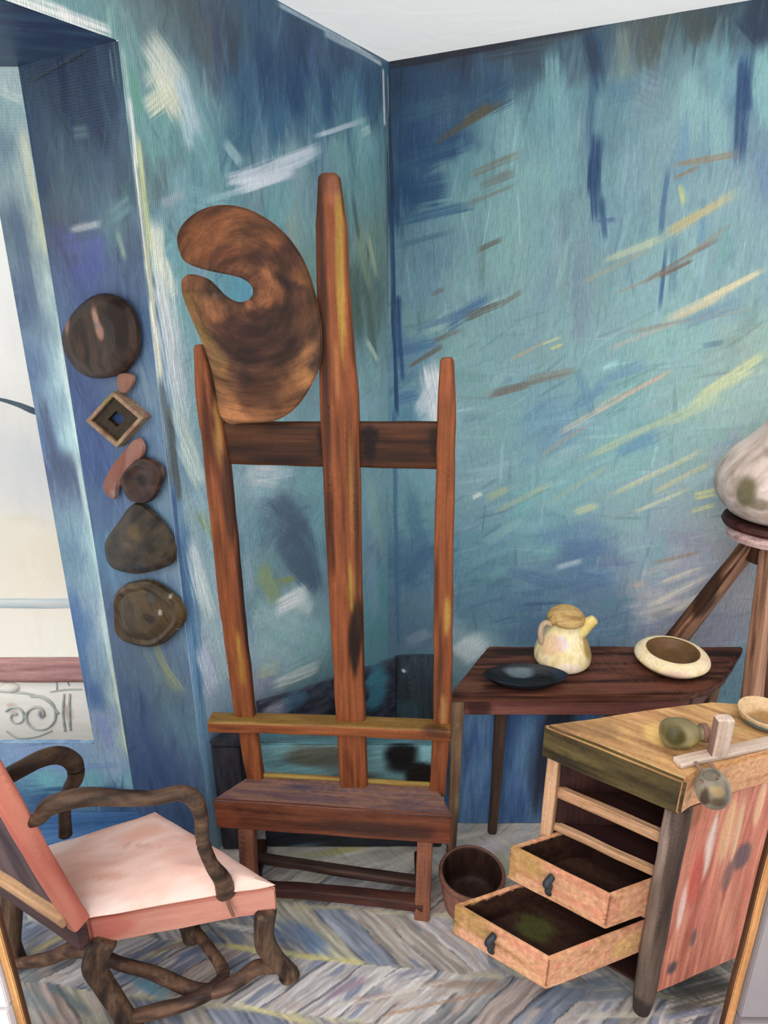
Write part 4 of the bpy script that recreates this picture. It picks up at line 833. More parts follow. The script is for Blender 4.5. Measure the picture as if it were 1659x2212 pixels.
make('handle', rod([Vector((jc[0] - .050, jc[1] - .02, TZ + .163)), Vector((jc[0] - .078, jc[1] - .025, TZ + .172)), Vector((jc[0] - .092, jc[1] - .028, TZ + .142)), Vector((jc[0] - .086, jc[1] - .026, TZ + .095))], [.009, .010, .010, .009], (0, 1, 0), 22), M_CERAMIC, streak([(150, 122, 92), (214, 196, 176)], (0, 0, 1), 12, 50, 73), jug, .01)
# dark pointed dish
dc = Vector((.479, 1.918, TZ + .001)); ol = []
for i in range(48):
    t = i / 48 * 2 * math.pi; x = math.cos(t); ol.append(dc + Vector((.146 * x, .068 * math.copysign(abs(math.sin(t)) ** 1.35, math.sin(t)), 0)))
o = dome(ol, (0, 0, 1), 0, [(.30, .002), (.62, .002), (.86, .012), (1.0, .030), (.985, .034), (.90, .024), (.66, .009), (.34, .006), (.02, .006)])
o = make('pointed_dish', o, M_CERAMIC, streak([(10, 12, 15), (20, 23, 29), (34, 42, 52), (18, 21, 26)], (1, 0, 0), 6, 60, 75, [(dc + Vector((-.01, .035, .015)), (.055, .022, .05), (120, 138, 148), .95), (dc + Vector((.12, 0, .03)), (.03, .05, .05), (50, 66, 88), .7)]), None, .012, .001, loc=dc, gain=.55)  # pale grey mark paints a highlight on the dish
tag(o, 'shallow black leaf-shaped dish lying on the brown table in front of the jug', 'dish')
bc = (1.022, 2.03, TZ + .002)
o = lathe([(.06, 0), (.100, .006), (.124, .025), (.121, .042), (.104, .055), (.086, .057), (.074, .045), (.05, .025), (.001, .022)], bc, 48, 70)
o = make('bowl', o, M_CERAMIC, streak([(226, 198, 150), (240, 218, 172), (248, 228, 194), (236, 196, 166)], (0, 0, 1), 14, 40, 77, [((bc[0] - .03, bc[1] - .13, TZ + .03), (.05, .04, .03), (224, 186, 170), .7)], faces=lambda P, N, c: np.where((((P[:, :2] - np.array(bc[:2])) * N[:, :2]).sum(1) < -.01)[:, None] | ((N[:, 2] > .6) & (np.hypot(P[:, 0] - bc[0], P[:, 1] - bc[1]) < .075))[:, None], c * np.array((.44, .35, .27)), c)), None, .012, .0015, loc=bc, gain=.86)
tag(o, 'round cream bowl with a thick rim standing on the brown table beside the tripod', 'bowl')

# ---------------------------------------------------------------- tripod stand and vase
tc = Vector((1.275, 2.04, 0))
tri = thing('tripod_stand', tc, 'three-legged brown modelling stand behind the brown table by the right wall', 'stand')
make('turntable', lathe([(.02, 1.222), (.138, 1.224), (.144, 1.235), (.138, 1.250), (.02, 1.251)], tc, 44, 30, smoothp=False), M_WOOD, streak([(40, 20, 20), (62, 32, 30), (84, 48, 44)], (1, 0, 0), 4, 60, 80), tri, .02)
make('platform', lathe([(.02, 1.180), (.120, 1.182), (.128, 1.200), (.120, 1.221), (.02, 1.2215)], tc, 44, 30, smoothp=False), M_WOOD, streak([(150, 110, 104), (196, 160, 156), (214, 184, 178), (120, 80, 76)], (1, 0, 0), 5, 60, 81), tri, .02)
make('hub', lathe([(.05, 1.10), (.055, 1.15), (.06, 1.18)], tc, 24, 8), M_WOOD, streak(DKBR, (0, 0, 1), 4, 50, 82), tri, .02)
TLG = [(70, 46, 34), (116, 82, 62), (164, 122, 98), (134, 94, 74), (60, 40, 32)]
for top, foot, w, sd in (((-.035, .01, 1.165), (.93, 2.44, 0), .072, 83), ((-.01, -.04, 1.165), (1.215, 1.735, 0), .060, 84), ((.04, .0, 1.165), (1.50, 2.03, 0), .046, 85)):
    a = tc + Vector(top); b = Vector(foot)
    make('leg', bar([a, a.lerp(b, .5), b], [w * .8, w * 1.1, w * .8], [w * .6, w * .8, w * .6], (1, .4, 0), .008), M_WOOD, streak(TLG, b - a, 2, 50, sd, [(a.lerp(b, .18) + Vector((-.03, 0, 0)), (.05, .05, .16), (48, 32, 24), .8)] if sd == 83 else (), contrast=2.2), tri, .010)
vase = make('vase', lathe([(.085, 0), (.105, .006), (.138, .028), (.176, .075), (.188, .125), (.178, .175), (.148, .225), (.100, .275), (.055, .335), (.026, .372), (.013, .398), (.002, .405)], tc + Z * 1.2515, 56, 90), M_CERAMIC,
    streak([(150, 132, 122), (184, 166, 156), (210, 194, 186), (196, 178, 168)], (1, 0, 1), 7, 26, 88, [(tc + Vector((-.15, -.09, 1.37)), (.03, .05, .06), (98, 92, 66), .85), (tc + Vector((-.12, -.12, 1.345)), (.03, .05, .03), (110, 100, 80), .7), (tc + Vector((-.10, -.10, 1.52)), (.02, .05, .05), (120, 108, 100), .6), (tc + Vector((0, -.17, 1.44)), (.09, .08, .09), (224, 206, 202), .7), (tc + Vector((-.07, -.15, 1.30)), (.08, .08, .03), (196, 168, 148), .6)]), None, .014, .0015, loc=tc + Z * 1.2515)
tag(vase, 'pale onion-shaped vase with a pointed top on the tripod stand', 'vase')

# ---------------------------------------------------------------- corner chest with two drawers pulled out
GAIN = .92
U_ = Vector((.82, -.57, 0)).normalized(); V_ = Vector((.94, .34, 0)).normalized()
P1 = Vector((.735, 1.312, 0)); PL = P1 - U_ * .33
B1, B2, B3 = Vector((.735, 1.555, 0)), Vector((.915, 1.565, 0)), Vector((1.17, 1.51, 0))
SR = P1 + V_ * .46
chest = thing('drawer_chest', (.85, 1.45, 0), 'corner drawer chest with olive-edged top, red-pink side and two drawers pulled out', 'chest of drawers')
ov = lambda p, d: p + d
tpz = [ov(PL, Vector((-.035, -.012, 0))), ov(P1, Vector((-.012, -.040, 0))), ov(P1, Vector((.03, -.012, 0))), SR + Vector((.02, -.02, 0)), B3 + Vector((.03, .05, 0)), B2 + Vector((.02, .03, 0)), B1 + Vector((0, .0, 0))]
fU = Vector((-.57, -.82, 0))
make('chest_top', prism([p + Z * .752 for p in tpz], (0, 0, .108), .008), M_WOOD, streak([(38, 30, 20), (60, 50, 30), (82, 70, 42), (48, 40, 26)], U_, 4, 40, 90,
    faces=byface([((0, 0, 1), .7, [(128, 92, 62), (164, 122, 82), (188, 148, 100), (140, 100, 68)], U_), ((V_.y, -V_.x, 0), .75, [(196, 140, 104), (214, 164, 122), (176, 120, 92)], V_)]), marks=[(fl(1300, 1575, .86), (.06, .05, .03), (128, 98, 66), .6), (fl(1425, 1590, .86), (.05, .06, .03), (222, 182, 112), .8), (fl(1380, 1545, .86), (.08, .03, .03), (176, 128, 88), .6), (fl(1220, 1570, .86), (.06, .04, .03), (112, 80, 56), .6), (fl(1460, 1700, .8) , (.03, .04, .05), (42, 36, 26), .8)]), chest, .018, gain=1.15)
fr_ = [(150, 112, 82), (186, 142, 108), (206, 164, 130), (166, 120, 92)]
def pbar(a, b, w, h, z0, nm, cols, seed, dep=.03):
    """a rail between two plan points"""
    d = V_ * dep
    return make(nm, prism([up(a, z0), up(b, z0), up(b + d, z0), up(a + d, z0)], (0, 0, h), .004), M_WOOD, streak(cols, b - a, 4, 50, seed), chest, .02)
make('corner_post', bar([P1 + V_ * .01 + Z * .752, P1 + V_ * .01 + Z * .4, P1 + V_ * .012 + Z * .10, P1 + V_ * .012 + Vector((.0, 0, .0))], [.062, .062, .060, .046], [.062, .062, .060, .046], U_, .022), M_WOOD,
    streak([(50, 42, 40), (76, 62, 56), (110, 94, 84), (62, 50, 46)], (0, 0, 1), 2.2, 40, 92, [(P1 + Vector((-.03, -.01, .62)), (.02, .04, .14), (176, 152, 140), .8), (P1 + Vector((-.02, -.02, .42)), (.014, .04, .2), (140, 118, 106), .6), (P1 + Vector((.0, 0, .03)), (.06, .06, .05), (52, 46, 44), .8)]), chest, .016)
make('corner_post', bar([PL + V_ * .015 + Z * .752, PL + V_ * .015 + Z * .3, PL + V_ * .015], .034, .034, U_, .006), M_WOOD, streak(fr_, (0, 0, 1), 3, 45, 93), chest, .02)
si = V_ * .02
pbar(PL + si, P1 + si, .03, .034, .596, 'drawer_divider', fr_, 94)
pbar(PL + si, P1 + si, .03, .022, .478, 'drawer_divider', fr_, 95)
pbar(PL + si, P1 + si, .03, .024, .324, 'drawer_divider', [(186, 124, 100), (206, 150, 122)], 96)
REDP = [(176, 100, 84), (200, 124, 104), (216, 146, 122), (190, 112, 94), (206, 134, 112)]
sp = lambda s, z: P1 + V_ * s + Z * z
make('side_panel', prism([sp(.03, .045), sp(.46, .045), sp(.46, .752), sp(.03, .752)], Vector((-.34, .94, 0)) * .018, .003), M_WOOD,
    streak(REDP, (0, 0, 1), 2.0, 30, 97, [(sp(.15, .56), (.018, .05, .15), (236, 214, 204), .85), (sp(.09, .36), (.016, .05, .13), (228, 204, 198), .8), (sp(.20, .6), (.024, .05, .12), (228, 190, 146), .7), (sp(.24, .58), (.01, .05, .12), (236, 210, 170), .7), (sp(.30, .66), (.014, .05, .08), (232, 204, 160), .6), (sp(.17, .30), (.03, .05, .1), (214, 130, 116), .6), (sp(.12, .45), (.03, .05, .12), (196, 88, 80), .7), (sp(.10, .125), (.030, .05, .045), (82, 76, 84), .9), (sp(.05, .17), (.02, .05, .05), (104, 84, 76), .8), (sp(.16, .22), (.012, .05, .05), (104, 90, 100), .8), (sp(.28, .48), (.03, .05, .05), (96, 84, 92), .8), (sp(.24, .42), (.02, .05, .06), (120, 98, 100), .6), (sp(.06, .70), (.04, .05, .06), (156, 96, 70), .6), (sp(.03, .10), (.02, .05, .08), (190, 130, 110), .6)], contrast=2.0), chest, .008, gain=1.12)
make('side_rail', prism([sp(.02, .735), sp(.46, .735), sp(.46, .7515), sp(.02, .7515)], Vector((.34, -.94, 0)) * .006, .002), M_WOOD, streak([(40, 26, 22), (70, 42, 34)], V_, 4, 50, 98), chest, .02)
ins = [(40, 24, 24), (54, 34, 32), (70, 42, 38)]  # dark colours paint the shade inside the chest
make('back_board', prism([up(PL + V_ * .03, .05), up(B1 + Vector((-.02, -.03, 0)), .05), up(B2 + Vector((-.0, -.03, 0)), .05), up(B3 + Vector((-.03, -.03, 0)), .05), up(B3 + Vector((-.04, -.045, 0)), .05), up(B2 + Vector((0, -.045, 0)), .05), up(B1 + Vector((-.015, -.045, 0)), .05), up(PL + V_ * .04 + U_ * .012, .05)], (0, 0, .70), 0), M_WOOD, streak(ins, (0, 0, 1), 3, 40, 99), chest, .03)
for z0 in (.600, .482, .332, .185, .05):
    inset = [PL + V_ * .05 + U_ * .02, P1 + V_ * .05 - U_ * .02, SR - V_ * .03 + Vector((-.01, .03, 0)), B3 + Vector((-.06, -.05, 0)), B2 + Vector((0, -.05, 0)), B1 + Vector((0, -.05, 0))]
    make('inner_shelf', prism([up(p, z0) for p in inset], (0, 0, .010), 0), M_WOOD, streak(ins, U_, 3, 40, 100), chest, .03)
def drawer(pull, z0, z1, seed, greenish):
    depth = .35; t = .014
    a = PL - V_ * pull + U_ * .016; b = P1 - V_ * pull - U_ * .030; c = b + V_ * depth; d = a + V_ * depth
    bm = bmesh.new()
    def wall_(p, q_, n):
        prism([up(p, z0), up(q_, z0), up(q_ + n * t, z0), up(p + n * t, z0)], (0, 0, z1 - z0), .003, bm)
    wall_(a, b, V_)
    wall_(b, c, -U_); wall_(a, d, U_); wall_(d, c, -V_)
    prism([up(a, z0 + .004), up(b, z0 + .004), up(c, z0 + .004), up(d, z0 + .004)], (0, 0, .008), 0, bm)
    cc = [(168, 118, 84), (202, 148, 112), (216, 166, 128), (208, 140, 114), (180, 132, 92)]
    mid = (a + b + c + d) / 4
    fn0 = streak(cc, U_, 4, 44, seed, [(up(a.lerp(b, .2), z0 + .09), (.07, .07, .05), (166, 132, 76), .7), (up(b, z0 + .05), (.05, .05, .05), (210, 140, 110), .5), (up(a, z0 + .06), (.03, .03, .08), (150, 116, 62), .6), (up(c.lerp(b, .3), z0 + .05), (.06, .06, .05), (214, 176, 110), .6)])
    fi = streak([(44, 28, 26), (60, 40, 34), (74, 52, 40)], U_, 4, 50, seed + 1, [(up(mid - U_ * .05, z0), (.07, .05, .1), (78, 84, 44), .8)] if greenish else ())  # dark inner colours paint the shade inside the drawer
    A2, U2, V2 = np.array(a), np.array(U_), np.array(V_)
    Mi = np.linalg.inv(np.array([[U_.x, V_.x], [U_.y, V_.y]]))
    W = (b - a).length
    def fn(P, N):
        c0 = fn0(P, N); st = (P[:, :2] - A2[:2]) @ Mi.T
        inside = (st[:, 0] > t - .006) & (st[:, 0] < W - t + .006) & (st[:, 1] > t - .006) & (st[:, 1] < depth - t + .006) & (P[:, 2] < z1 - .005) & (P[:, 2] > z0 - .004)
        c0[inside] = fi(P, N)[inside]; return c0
    o = make('drawer', bm, M_WOOD, fn, chest, .014, .001)
    m = a.lerp(b, .46) + Vector((-.5, -.8, 0)) * .004
    kn = rod([up(m, z0 + .098) + Vector((-.004, -.004, 0)), up(m, z0 + .080) - V_ * .022 + Vector((0, -.006, 0)), up(m, z0 + .062) - V_ * .006, up(m, z0 + .045) - V_ * .012, up(m, z0 + .030) - V_ * .004], [.010, .011, .007, .009, .006], (1, 0, 0), 20)
    make('handle', kn, M_DARK, streak([(30, 32, 36), (56, 60, 66), (40, 42, 46)], (0, 0, 1), 5, 60, seed + 3), o, .008, .001)
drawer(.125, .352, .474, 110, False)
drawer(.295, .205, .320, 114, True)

# ---- things on the chest
ZT = .861
o = thing('glass_jar', fl(1474, 1625, ZT), 'small olive-green glass jar lying on the chest top behind the pale strip', 'jar')
jcn = fl(1474, 1622, ZT) + Vector((0, .02, .040))
prof = [(.002, -.052), (.024, -.050), (.037, -.034), (.040, -.008), (.037, .016), (.026, .034), (.020, .042), (.022, .050), (.018, .052)]
bm = lathe(prof, (0, 0, 0), 32, 50)
for v in bm.verts: v.co = Vector((v.co.z, v.co.x, v.co.y)) * .98 + jcn
make('jar_body', bm, M_GLASS, streak([(120, 112, 72), (168, 156, 116), (190, 178, 140)], (1, 0, 0), 8, 30, 120, [(jcn + Vector((-.03, -.02, .01)), (.03, .05, .03), (74, 70, 34), .9), (jcn + Vector((.02, -.03, -.01)), (.02, .03, .02), (206, 186, 106), .8)]), o, .01, .001)
bm = lathe([(.019, 0), (.024, .003), (.024, .014), (.018, .017), (.001, .018)], (0, 0, 0), 24, 16)
for v in bm.verts: v.co = Vector((v.co.z + .050, v.co.x, v.co.y)) + jcn
make('stopper', bm, M_WOOD, streak([(120, 88, 76), (150, 112, 96)], (1, 0, 0), 8, 50, 121), o, .01, .001)
st0, st1 = fl(1463, 1652, ZT), fl(1700, 1600, ZT)
o = thing('wooden_stand', st0.lerp(st1, .4), 'pale pinkish wooden strip with a short upright along the edge of the chest top', 'stand')
PALE = [(176, 146, 128), (204, 178, 160), (218, 196, 180), (190, 160, 144)]
make('strip', bar([st0 + Z * .007, st0.lerp(st1, .5) + Z * .007, st1 + Z * .007], .034, .013, (0, 1, 0), .003), M_WOOD, streak(PALE, st1 - st0, 3, 60, 122), o, .014)
pb_ = fl(1549, 1628, ZT + .012)
make('post', bar([pb_, pb_ + Z * .05, pb_ + Z * .105], .042, .028, (1, 0, 0), .004), M_WOOD, streak(PALE, (0, 0, 1), 3, 60, 123, faces=byface([((-1, -.0, 0), .6, [(140, 110, 98), (160, 128, 114)], (0, 0, 1))])), o, .014)
hj = on(1540, 1704, P1 - Vector((-.34, .94, 0)) * .068, Vector((-.34, .94, 0)))
o = thing('hanging_jar', hj - Z * .05, 'grey glass jar hanging by straps from the pale strip against the chest side', 'jar')
bm = lathe([(.004, -.046), (.022, -.044), (.036, -.026), (.040, -.002), (.036, .022), (.028, .036), (.024, .042), (.020, .043), (.018, .034)], (0, 0, 0), 36, 50)
tiltm = __import__('mathutils').Matrix.Rotation(math.radians(-16), 3, 'Y')
for v in bm.verts: v.co = tiltm @ v.co + hj
make('jar_body', bm, M_GLASS, streak([(130, 122, 108), (172, 164, 146), (196, 186, 166)], (0, 0, 1), 8, 40, 125, [(hj + Vector((-.005, -.035, .022)), (.022, .03, .014), (216, 188, 130), .8), (hj + Vector((0, -.04, -.005)), (.025, .03, .018), (104, 92, 78), .8), (hj + Vector((-.03, -.03, -.005)), (.008, .03, .03), (70, 58, 50), .8), (hj + Vector((.03, -.03, -.02)), (.02, .03, .02), (214, 206, 182), .7)]), o, .009, .001)
for px, tx in ((1502, -.028), (1532, .012)):
    a = fl(px + 2, 1648, ZT + .014); b = hj + tiltm @ Vector((tx, -.012, .042))
    e = Vector((a.x + .008, a.y - .034, .862))
    make('strap', bar([a, e, e.lerp(b, .5), b], .010, .004, (1, .3, 0), .0015, n=14), M_CLOTH, streak([(120, 92, 80), (160, 132, 116)], (0, 0, 1), 5, 60, 126), o, .01, .0004)
cb = (1.028, 1.492, ZT + .002)
o = make('bowl', lathe([(.036, 0), (.050, .005), (.062, .018), (.067, .034), (.063, .037), (.054, .026), (.036, .014), (.001, .011)], cb, 44, 60), M_CERAMIC, streak([(196, 160, 120), (216, 184, 144), (206, 170, 130)], (0, 0, 1), 12, 40, 128, [((cb[0], cb[1], ZT + .018), (.048, .048, .02), (160, 118, 72), .9), ((cb[0] - .045, cb[1] - .04, ZT + .018), (.05, .045, .012), (92, 124, 140), .9)]), None, .01, .001, loc=cb)
tag(o, 'small tan bowl with a blue-grey band at the far right of the chest top', 'bowl')

# ---------------------------------------------------------------- bucket
GAIN = .8
kc = (.292, 1.655, 0)
bk = thing('bucket', kc, 'round maroon-brown bucket on the floor behind the lowest open drawer', 'bucket')
MAR = [(92, 60, 54), (126, 84, 74), (150, 102, 88), (110, 72, 64)]
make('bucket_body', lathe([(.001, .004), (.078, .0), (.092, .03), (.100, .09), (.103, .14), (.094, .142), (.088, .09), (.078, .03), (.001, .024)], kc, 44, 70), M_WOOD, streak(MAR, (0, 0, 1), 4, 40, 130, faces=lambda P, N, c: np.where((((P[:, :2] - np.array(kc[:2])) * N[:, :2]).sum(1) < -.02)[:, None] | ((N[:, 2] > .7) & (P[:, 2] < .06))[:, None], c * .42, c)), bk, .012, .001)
make('rim_hoop', lathe([(.101, .128), (.109, .131), (.110, .143), (.104, .149), (.097, .146), (.0965, .134), (.101, .128)], kc, 44, 24, cap=False), M_WOOD, streak([(110, 74, 62), (136, 94, 78)], (1, 0, 0), 6, 50, 131), bk, .012, .001)

# ---------------------------------------------------------------- plaques hung down the niche side
GAIN = .36
def pn(x, y, off=.012): return on(x, y, E1 + NP * off, NP)
def ell(cx, cy, rx, ry, rot=0, n=36, wob=.05):
    out = []
    for i in range(n):
        t = 2 * math.pi * i / n; k = 1 + wob * math.sin(3 * t + cx) + wob * .6 * math.sin(5 * t + cy)
        x, y = rx * k * math.cos(t), ry * k * math.sin(t); c, s = math.cos(rot), math.sin(rot)
        out.append(pn(cx + x * c - y * s, cy + x * s + y * c))
    return out
def loop(ps_, n=48):
    return catmull(ps_[-2:] + ps_ + ps_[:2], n * (len(ps_) + 3) // len(ps_))[2 * n // len(ps_):][:n]
def ctr(x, y): return pn(x, y, .03)
SH = [(50, 36, 30), (76, 56, 46), (104, 78, 62), (66, 48, 40)]
o = make('shell_plaque', dome(ell(226, 728, 82, 92, .2, 40, .025), NP, 0, [(.9, .001), (1., .003), (.98, .014), (.88, .026), (.62, .036), (.3, .030), (.02, .026)]), M_CERAMIC, streak(SH, (0, 0, 1), 9, 40, 140, [(ctr(212, 685), (.018, .05, .055), (250, 190, 160), .95), (ctr(220, 715), (.026, .05, .032), (240, 176, 150), .9), (ctr(213, 703), (.01, .05, .014), (170, 170, 190), .8), (ctr(148, 700), (.022, .05, .05), (230, 170, 150), .8), (ctr(262, 700), (.05, .05, .08), (44, 30, 26), .8)]), None, .010, .002, loc=pn(219, 728, 0))
tag(o, 'large round brown shell-like plaque, topmost of the hangings beside the window', 'plaque')
# square frame
sq = [(262, 843), (328, 898), (270, 962), (203, 905)]
cx, cy = 265, 902
sqf = thing('square_frame', pn(265, 902, 0), 'small diamond-hung square frame with a blue centre beside the window', 'frame')
def frame_ring(pts, inner, depth, off):
    bm = bmesh.new(); rings = []
    for sc, h in ((1, off), (1, off + depth), (inner, off + depth), (inner, off)):
        rings.append([bm.verts.new(pn(cx + (x - cx) * sc, cy + (y - cy) * sc, .0) + NP * h) for x, y in pts])
    for a, b in zip(rings, rings[1:] + rings[:1]):
        for i in range(4): bm.faces.new((a[i], a[(i + 1) % 4], b[(i + 1) % 4], b[i]))
    return bm
make('outer_moulding', frame_ring(sq, .82, .03, .0), M_WOOD, streak([(206, 150, 132), (222, 190, 150), (190, 128, 112)], (1, 0, 1), 8, 40, 142, [(ctr(235, 870), (.03, .05, .03), (186, 164, 90), .8), (ctr(240, 930), (.03, .05, .025), (206, 140, 130), .7), (ctr(310, 920), (.03, .05, .025), (222, 206, 170), .7)]), sqf, .01, .001)
make('inner_moulding', frame_ring([(cx + (x - cx) * .815, cy + (y - cy) * .815) for x, y in sq], .36, .022, .0), M_WOOD, streak([(48, 36, 26), (84, 66, 40), (60, 46, 34)], (1, 0, 1), 8, 40, 143), sqf, .01, .001)
make('picture', prism([pn(cx + (x - cx) * .34, cy + (y - cy) * .34, .004) for x, y in sq], NP * .004, 0), M_CLOTH, streak([(60, 84, 146), (84, 108, 160)], (0, 0, 1), 10, 50, 144), sqf, .01, 0)
# folded pink cloth
o = thing('folded_plaque', pn(290, 1020, 0), 'pink and dark folded hanging with a round hollow, third down beside the window', 'plaque')
make('fold', dome(loop([pn(*p) for p in [(300, 945), (316, 960), (312, 985), (285, 1020), (262, 1052), (252, 1078), (232, 1062), (230, 1040), (248, 1005), (272, 975)]]), NP, 0, [(.92, .001), (1, .003), (.96, .012), (.6, .02), (.02, .022)]), M_CLOTH, streak([(186, 120, 106), (206, 146, 130), (214, 166, 150)], (.4, 0, 1), 8, 40, 146, [(ctr(250, 1068), (.03, .05, .02), (226, 190, 184), .8)]), o, .01, .001)
make('rosette', dome(ell(312, 1035, 44, 50, .3, 30), NP, 0, [(.9, .001), (1, .003), (.95, .016), (.7, .022), (.45, .012), (.02, .008)]), M_CERAMIC, streak([(60, 42, 36), (90, 64, 54), (120, 86, 76)], (1, 0, 0), 10, 50, 147, [(ctr(305, 1040), (.024, .05, .024), (40, 30, 28), .9), (ctr(330, 985), (.03, .05, .02), (186, 128, 116), .8), (ctr(352, 1020), (.012, .05, .03), (150, 110, 110), .7)]), o, .01, .001)
dmd = [(298, 1085), (320, 1092), (350, 1120), (372, 1152), (384, 1185), (376, 1215), (345, 1229), (305, 1238), (262, 1232), (240, 1215), (232, 1180), (240, 1155), (265, 1120), (282, 1096)]
o = make('diamond_plaque', dome(loop([pn(*p) for p in dmd]), NP, 0, [(.92, .001), (1, .003), (.97, .014), (.8, .026), (.4, .036), (.02, .038)]), M_CERAMIC, streak([(52, 46, 42), (76, 66, 56), (104, 88, 66), (64, 56, 54)], (1, 0, 1), 9, 40, 149, [(ctr(298, 1150), (.03, .05, .03), (140, 116, 74), .7), (ctr(290, 1175), (.04, .05, .015), (150, 120, 106), .6), (ctr(305, 1225), (.06, .05, .02), (60, 66, 78), .8), (ctr(330, 1180), (.03, .05, .03), (50, 42, 40), .7)]), None, .010, .002, loc=pn(305, 1165, 0))
tag(o, 'dark grey-brown diamond-shaped plaque, fourth down beside the window', 'plaque')
o = make('oval_plaque', dome(ell(323, 1323, 78, 71, .35), NP, 0, [(.9, .001), (1., .003), (.98, .016), (.86, .028), (.74, .022), (.5, .034), (.02, .038)]), M_CERAMIC, streak([(66, 52, 34), (96, 76, 48), (122, 100, 66), (80, 62, 44)], (.6, 0, -1), 8, 46, 151, [(ctr(300, 1270), (.05, .05, .012), (150, 126, 66), .8), (ctr(268, 1275), (.03, .05, .02), (176, 140, 124), .6), (ctr(349, 1318), (.008, .05, .012), (236, 226, 216), 1.), (ctr(368, 1290), (.006, .05, .008), (230, 222, 212), .9), (ctr(385, 1362), (.006, .05, .008), (224, 216, 206), .8), (ctr(330, 1290), (.02, .05, .016), (104, 104, 108), .7), (ctr(330, 1330), (.03, .05, .02), (54, 42, 32), .7)]), None, .010, .002, loc=pn(322, 1320, 0))
tag(o, 'olive-brown oval plaque, lowest of the hangings beside the window', 'plaque')
o = make('hanging_tag', dome(loop([pn(*p) for p in [(262, 806), (288, 808), (294, 822), (280, 846), (264, 846), (258, 826)]], 24), NP, 0, [(.9, .001), (1, .003), (.94, .010), (.5, .016), (.02, .017)]), M_CLOTH, streak([(196, 138, 120), (220, 170, 150)], (0, 0, 1), 9, 40, 153), None, .01, .001, loc=pn(275, 825, 0))
tag(o, 'tiny pink tag between the round shell plaque and the square frame', 'tag')

# ---------------------------------------------------------------- balustrade and rails outside the window
GAIN = 1.0
YB = 2.42
bal = thing('balustrade', (-1.5, YB, 0), 'white carved stone balustrade with scrolls and a brown handrail outside the window', 'balustrade')
zr0, zr1 = at(90, 1468, YB).z, at(90, 1424, YB).z
xe = at(218, 1500, YB).x
WH = [(214, 208, 198), (228, 222, 212), (236, 230, 222)]
make('stone_panel', box((-2.3, YB, -.4), (xe + .12, YB + .08, zr0), .004), M_STONE, streak([(230, 226, 216), (240, 236, 228), (246, 242, 236)], (1, 0, 0), 3, 16, 160, [(at(147, 1540, YB), (.02, .1, .07), (196, 174, 166), .8), (at(30, 1540, YB), (.03, .1, .03), (196, 178, 168), .6), (at(90, 1545, YB), (.02, .1, .03), (120, 112, 120), .85), (at(25, 1525, YB), (.03, .1, .02), (190, 170, 160), .6)]), bal, .02, .001)
make('handrail', box((-2.35, YB - .03, zr0 + .001), (xe + .13, YB + .03, zr1 - .004), .008), M_WOOD, streak([(140, 100, 100), (166, 124, 122), (178, 138, 134), (120, 84, 80)], (1, 0, 0), 3, 50, 161, [((-1.6, YB - .05, zr0), (1.5, .1, .022), (112, 78, 72), .8)]), bal, .025)
GR = [(150, 160, 158), (184, 188, 182), (206, 202, 194)]
def curl(pts, r, nm='scroll'):
    make(nm, rod([at(x, y, YB - .001) for x, y in pts], r, (0, 1, 0), 50, seg=8), M_STONE, streak(GR, (1, 0, 0), 6, 40, 162), bal, .012, .0008)
def spiral(cx, cy, r0, r1, turns, a0):
    return [(cx + (r0 + (r1 - r0) * i / 16) * math.cos(a0 + turns * 2 * math.pi * i / 16), cy + .95 * (r0 + (r1 - r0) * i / 16) * math.sin(a0 + turns * 2 * math.pi * i / 16)) for i in range(17)]
curl(spiral(82, 1545, 46, 12, 1.3, -1.9), .007)
curl(spiral(34, 1548, 24, 6, 1.2, -2.6), .006)
curl([(-20, 1492), (20, 1494), (70, 1500), (105, 1515), (126, 1540)], .006)
curl([(15, 1580), (40, 1594), (80, 1590), (110, 1578)], .005)
curl([(110, 1494), (140, 1490), (175, 1489)], .004, 'moulding')
curl([(119, 1462), (122, 1476), (123, 1490)], .004, 'joint'); curl([(143, 1458), (145, 1470), (149, 1480)], .004, 'joint')
curl([(138, 1500), (136, 1540), (140, 1578)], .006, 'pilaster'); curl([(150, 1500), (150, 1540), (152, 1576)], .006, 'pilaster')
bc_ = at(22, 1484, YB)
bm = bmesh.new(); bmesh.ops.create_uvsphere(bm, u_segments=20, v_segments=12, radius=1)
for v in bm.verts: v.co = Vector((v.co.x * .042, v.co.y * .02, v.co.z * .026)) + bc_
make('boss', bm, M_STONE, streak(WH, (1, 0, 0), 6, 40, 163), bal, .012)
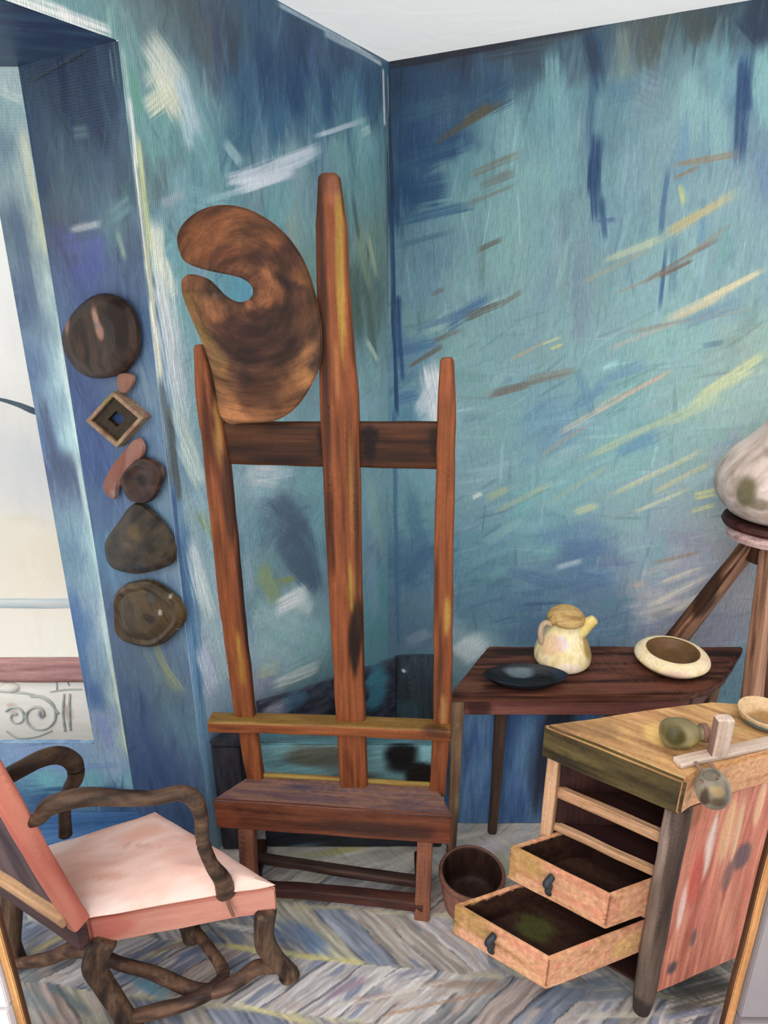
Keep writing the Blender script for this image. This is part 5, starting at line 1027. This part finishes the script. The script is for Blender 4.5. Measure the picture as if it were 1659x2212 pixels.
o = make('overhead_cord', rod([at(-60, 852, 3.0), at(0, 863, 3.0), at(40, 875, 3.0), at(66, 886, 3.0), at(120, 905, 3.0)], [.006, .008, .012, .015, .012], (0, 0, 1), 40), M_DARK, streak([(60, 74, 88), (84, 100, 112)], (1, 0, 0), 5, 50, 165), None, .03)
tag(o, 'thin dark cable crossing the pale sky outside the window', 'cable')
o = make('balcony_rail', box((-3.2, 3.2, at(60, 1315, 3.2).z), (at(168, 1305, 3.2).x + .3, 3.26, at(60, 1303, 3.2).z), .004), M_STONE, streak([(150, 168, 180), (180, 190, 196), (206, 208, 206)], (1, 0, 0), 3, 60, 166), None, .03)
tag(o, 'thin grey-blue rail above the brown handrail outside the window', 'rail')
# ================================================================== light
w = bpy.data.worlds.new('world'); scene.world = w; w.use_nodes = True
bg = w.node_tree.nodes['Background']; bg.inputs['Color'].default_value = (.985, .985, .98, 1); bg.inputs['Strength'].default_value = 1.0
def sun(name, direction, strength, angle, col):
    l = bpy.data.lights.new(name, 'SUN'); l.energy = strength; l.angle = math.radians(angle); l.color = col
    o = bpy.data.objects.new(name, l); COL.objects.link(o)
    o.rotation_euler = Vector(direction).to_track_quat('-Z', 'Y').to_euler()
    return o
sun('daylight_sun', (.22, .62, -.75), 1.5, 50, (1.0, .96, .9))
def area(name, loc, target, size, power, col):
    l = bpy.data.lights.new(name, 'AREA'); l.shape = 'RECTANGLE'; l.size, l.size_y = size; l.energy = power; l.color = col
    o = bpy.data.objects.new(name, l); COL.objects.link(o); o.location = loc
    o.rotation_euler = (Vector(target) - Vector(loc)).to_track_quat('-Z', 'Y').to_euler()
area('ceiling_fill', (.1, -.1, 2.15), (.25, 1.0, 3.0), (1.2, .5), 5, (1.0, .97, .94))  # unseen area lamp added to brighten the ceiling
area('front_fill', (-.9, -1.6, 1.5), (.1, 2.2, 1.2), (2.4, 1.8), 20, (1.0, .97, .93))  # unseen lamp added behind the camera to brighten the room

vs = scene.view_settings
vs.view_transform = 'Standard'; vs.look = 'None'; vs.gamma = 1.0; vs.use_curve_mapping = False
vs.exposure = 0.25
scene.cycles.max_bounces = 8
scene.cycles.use_denoising = True
scene.cycles.diffuse_bounces = 2
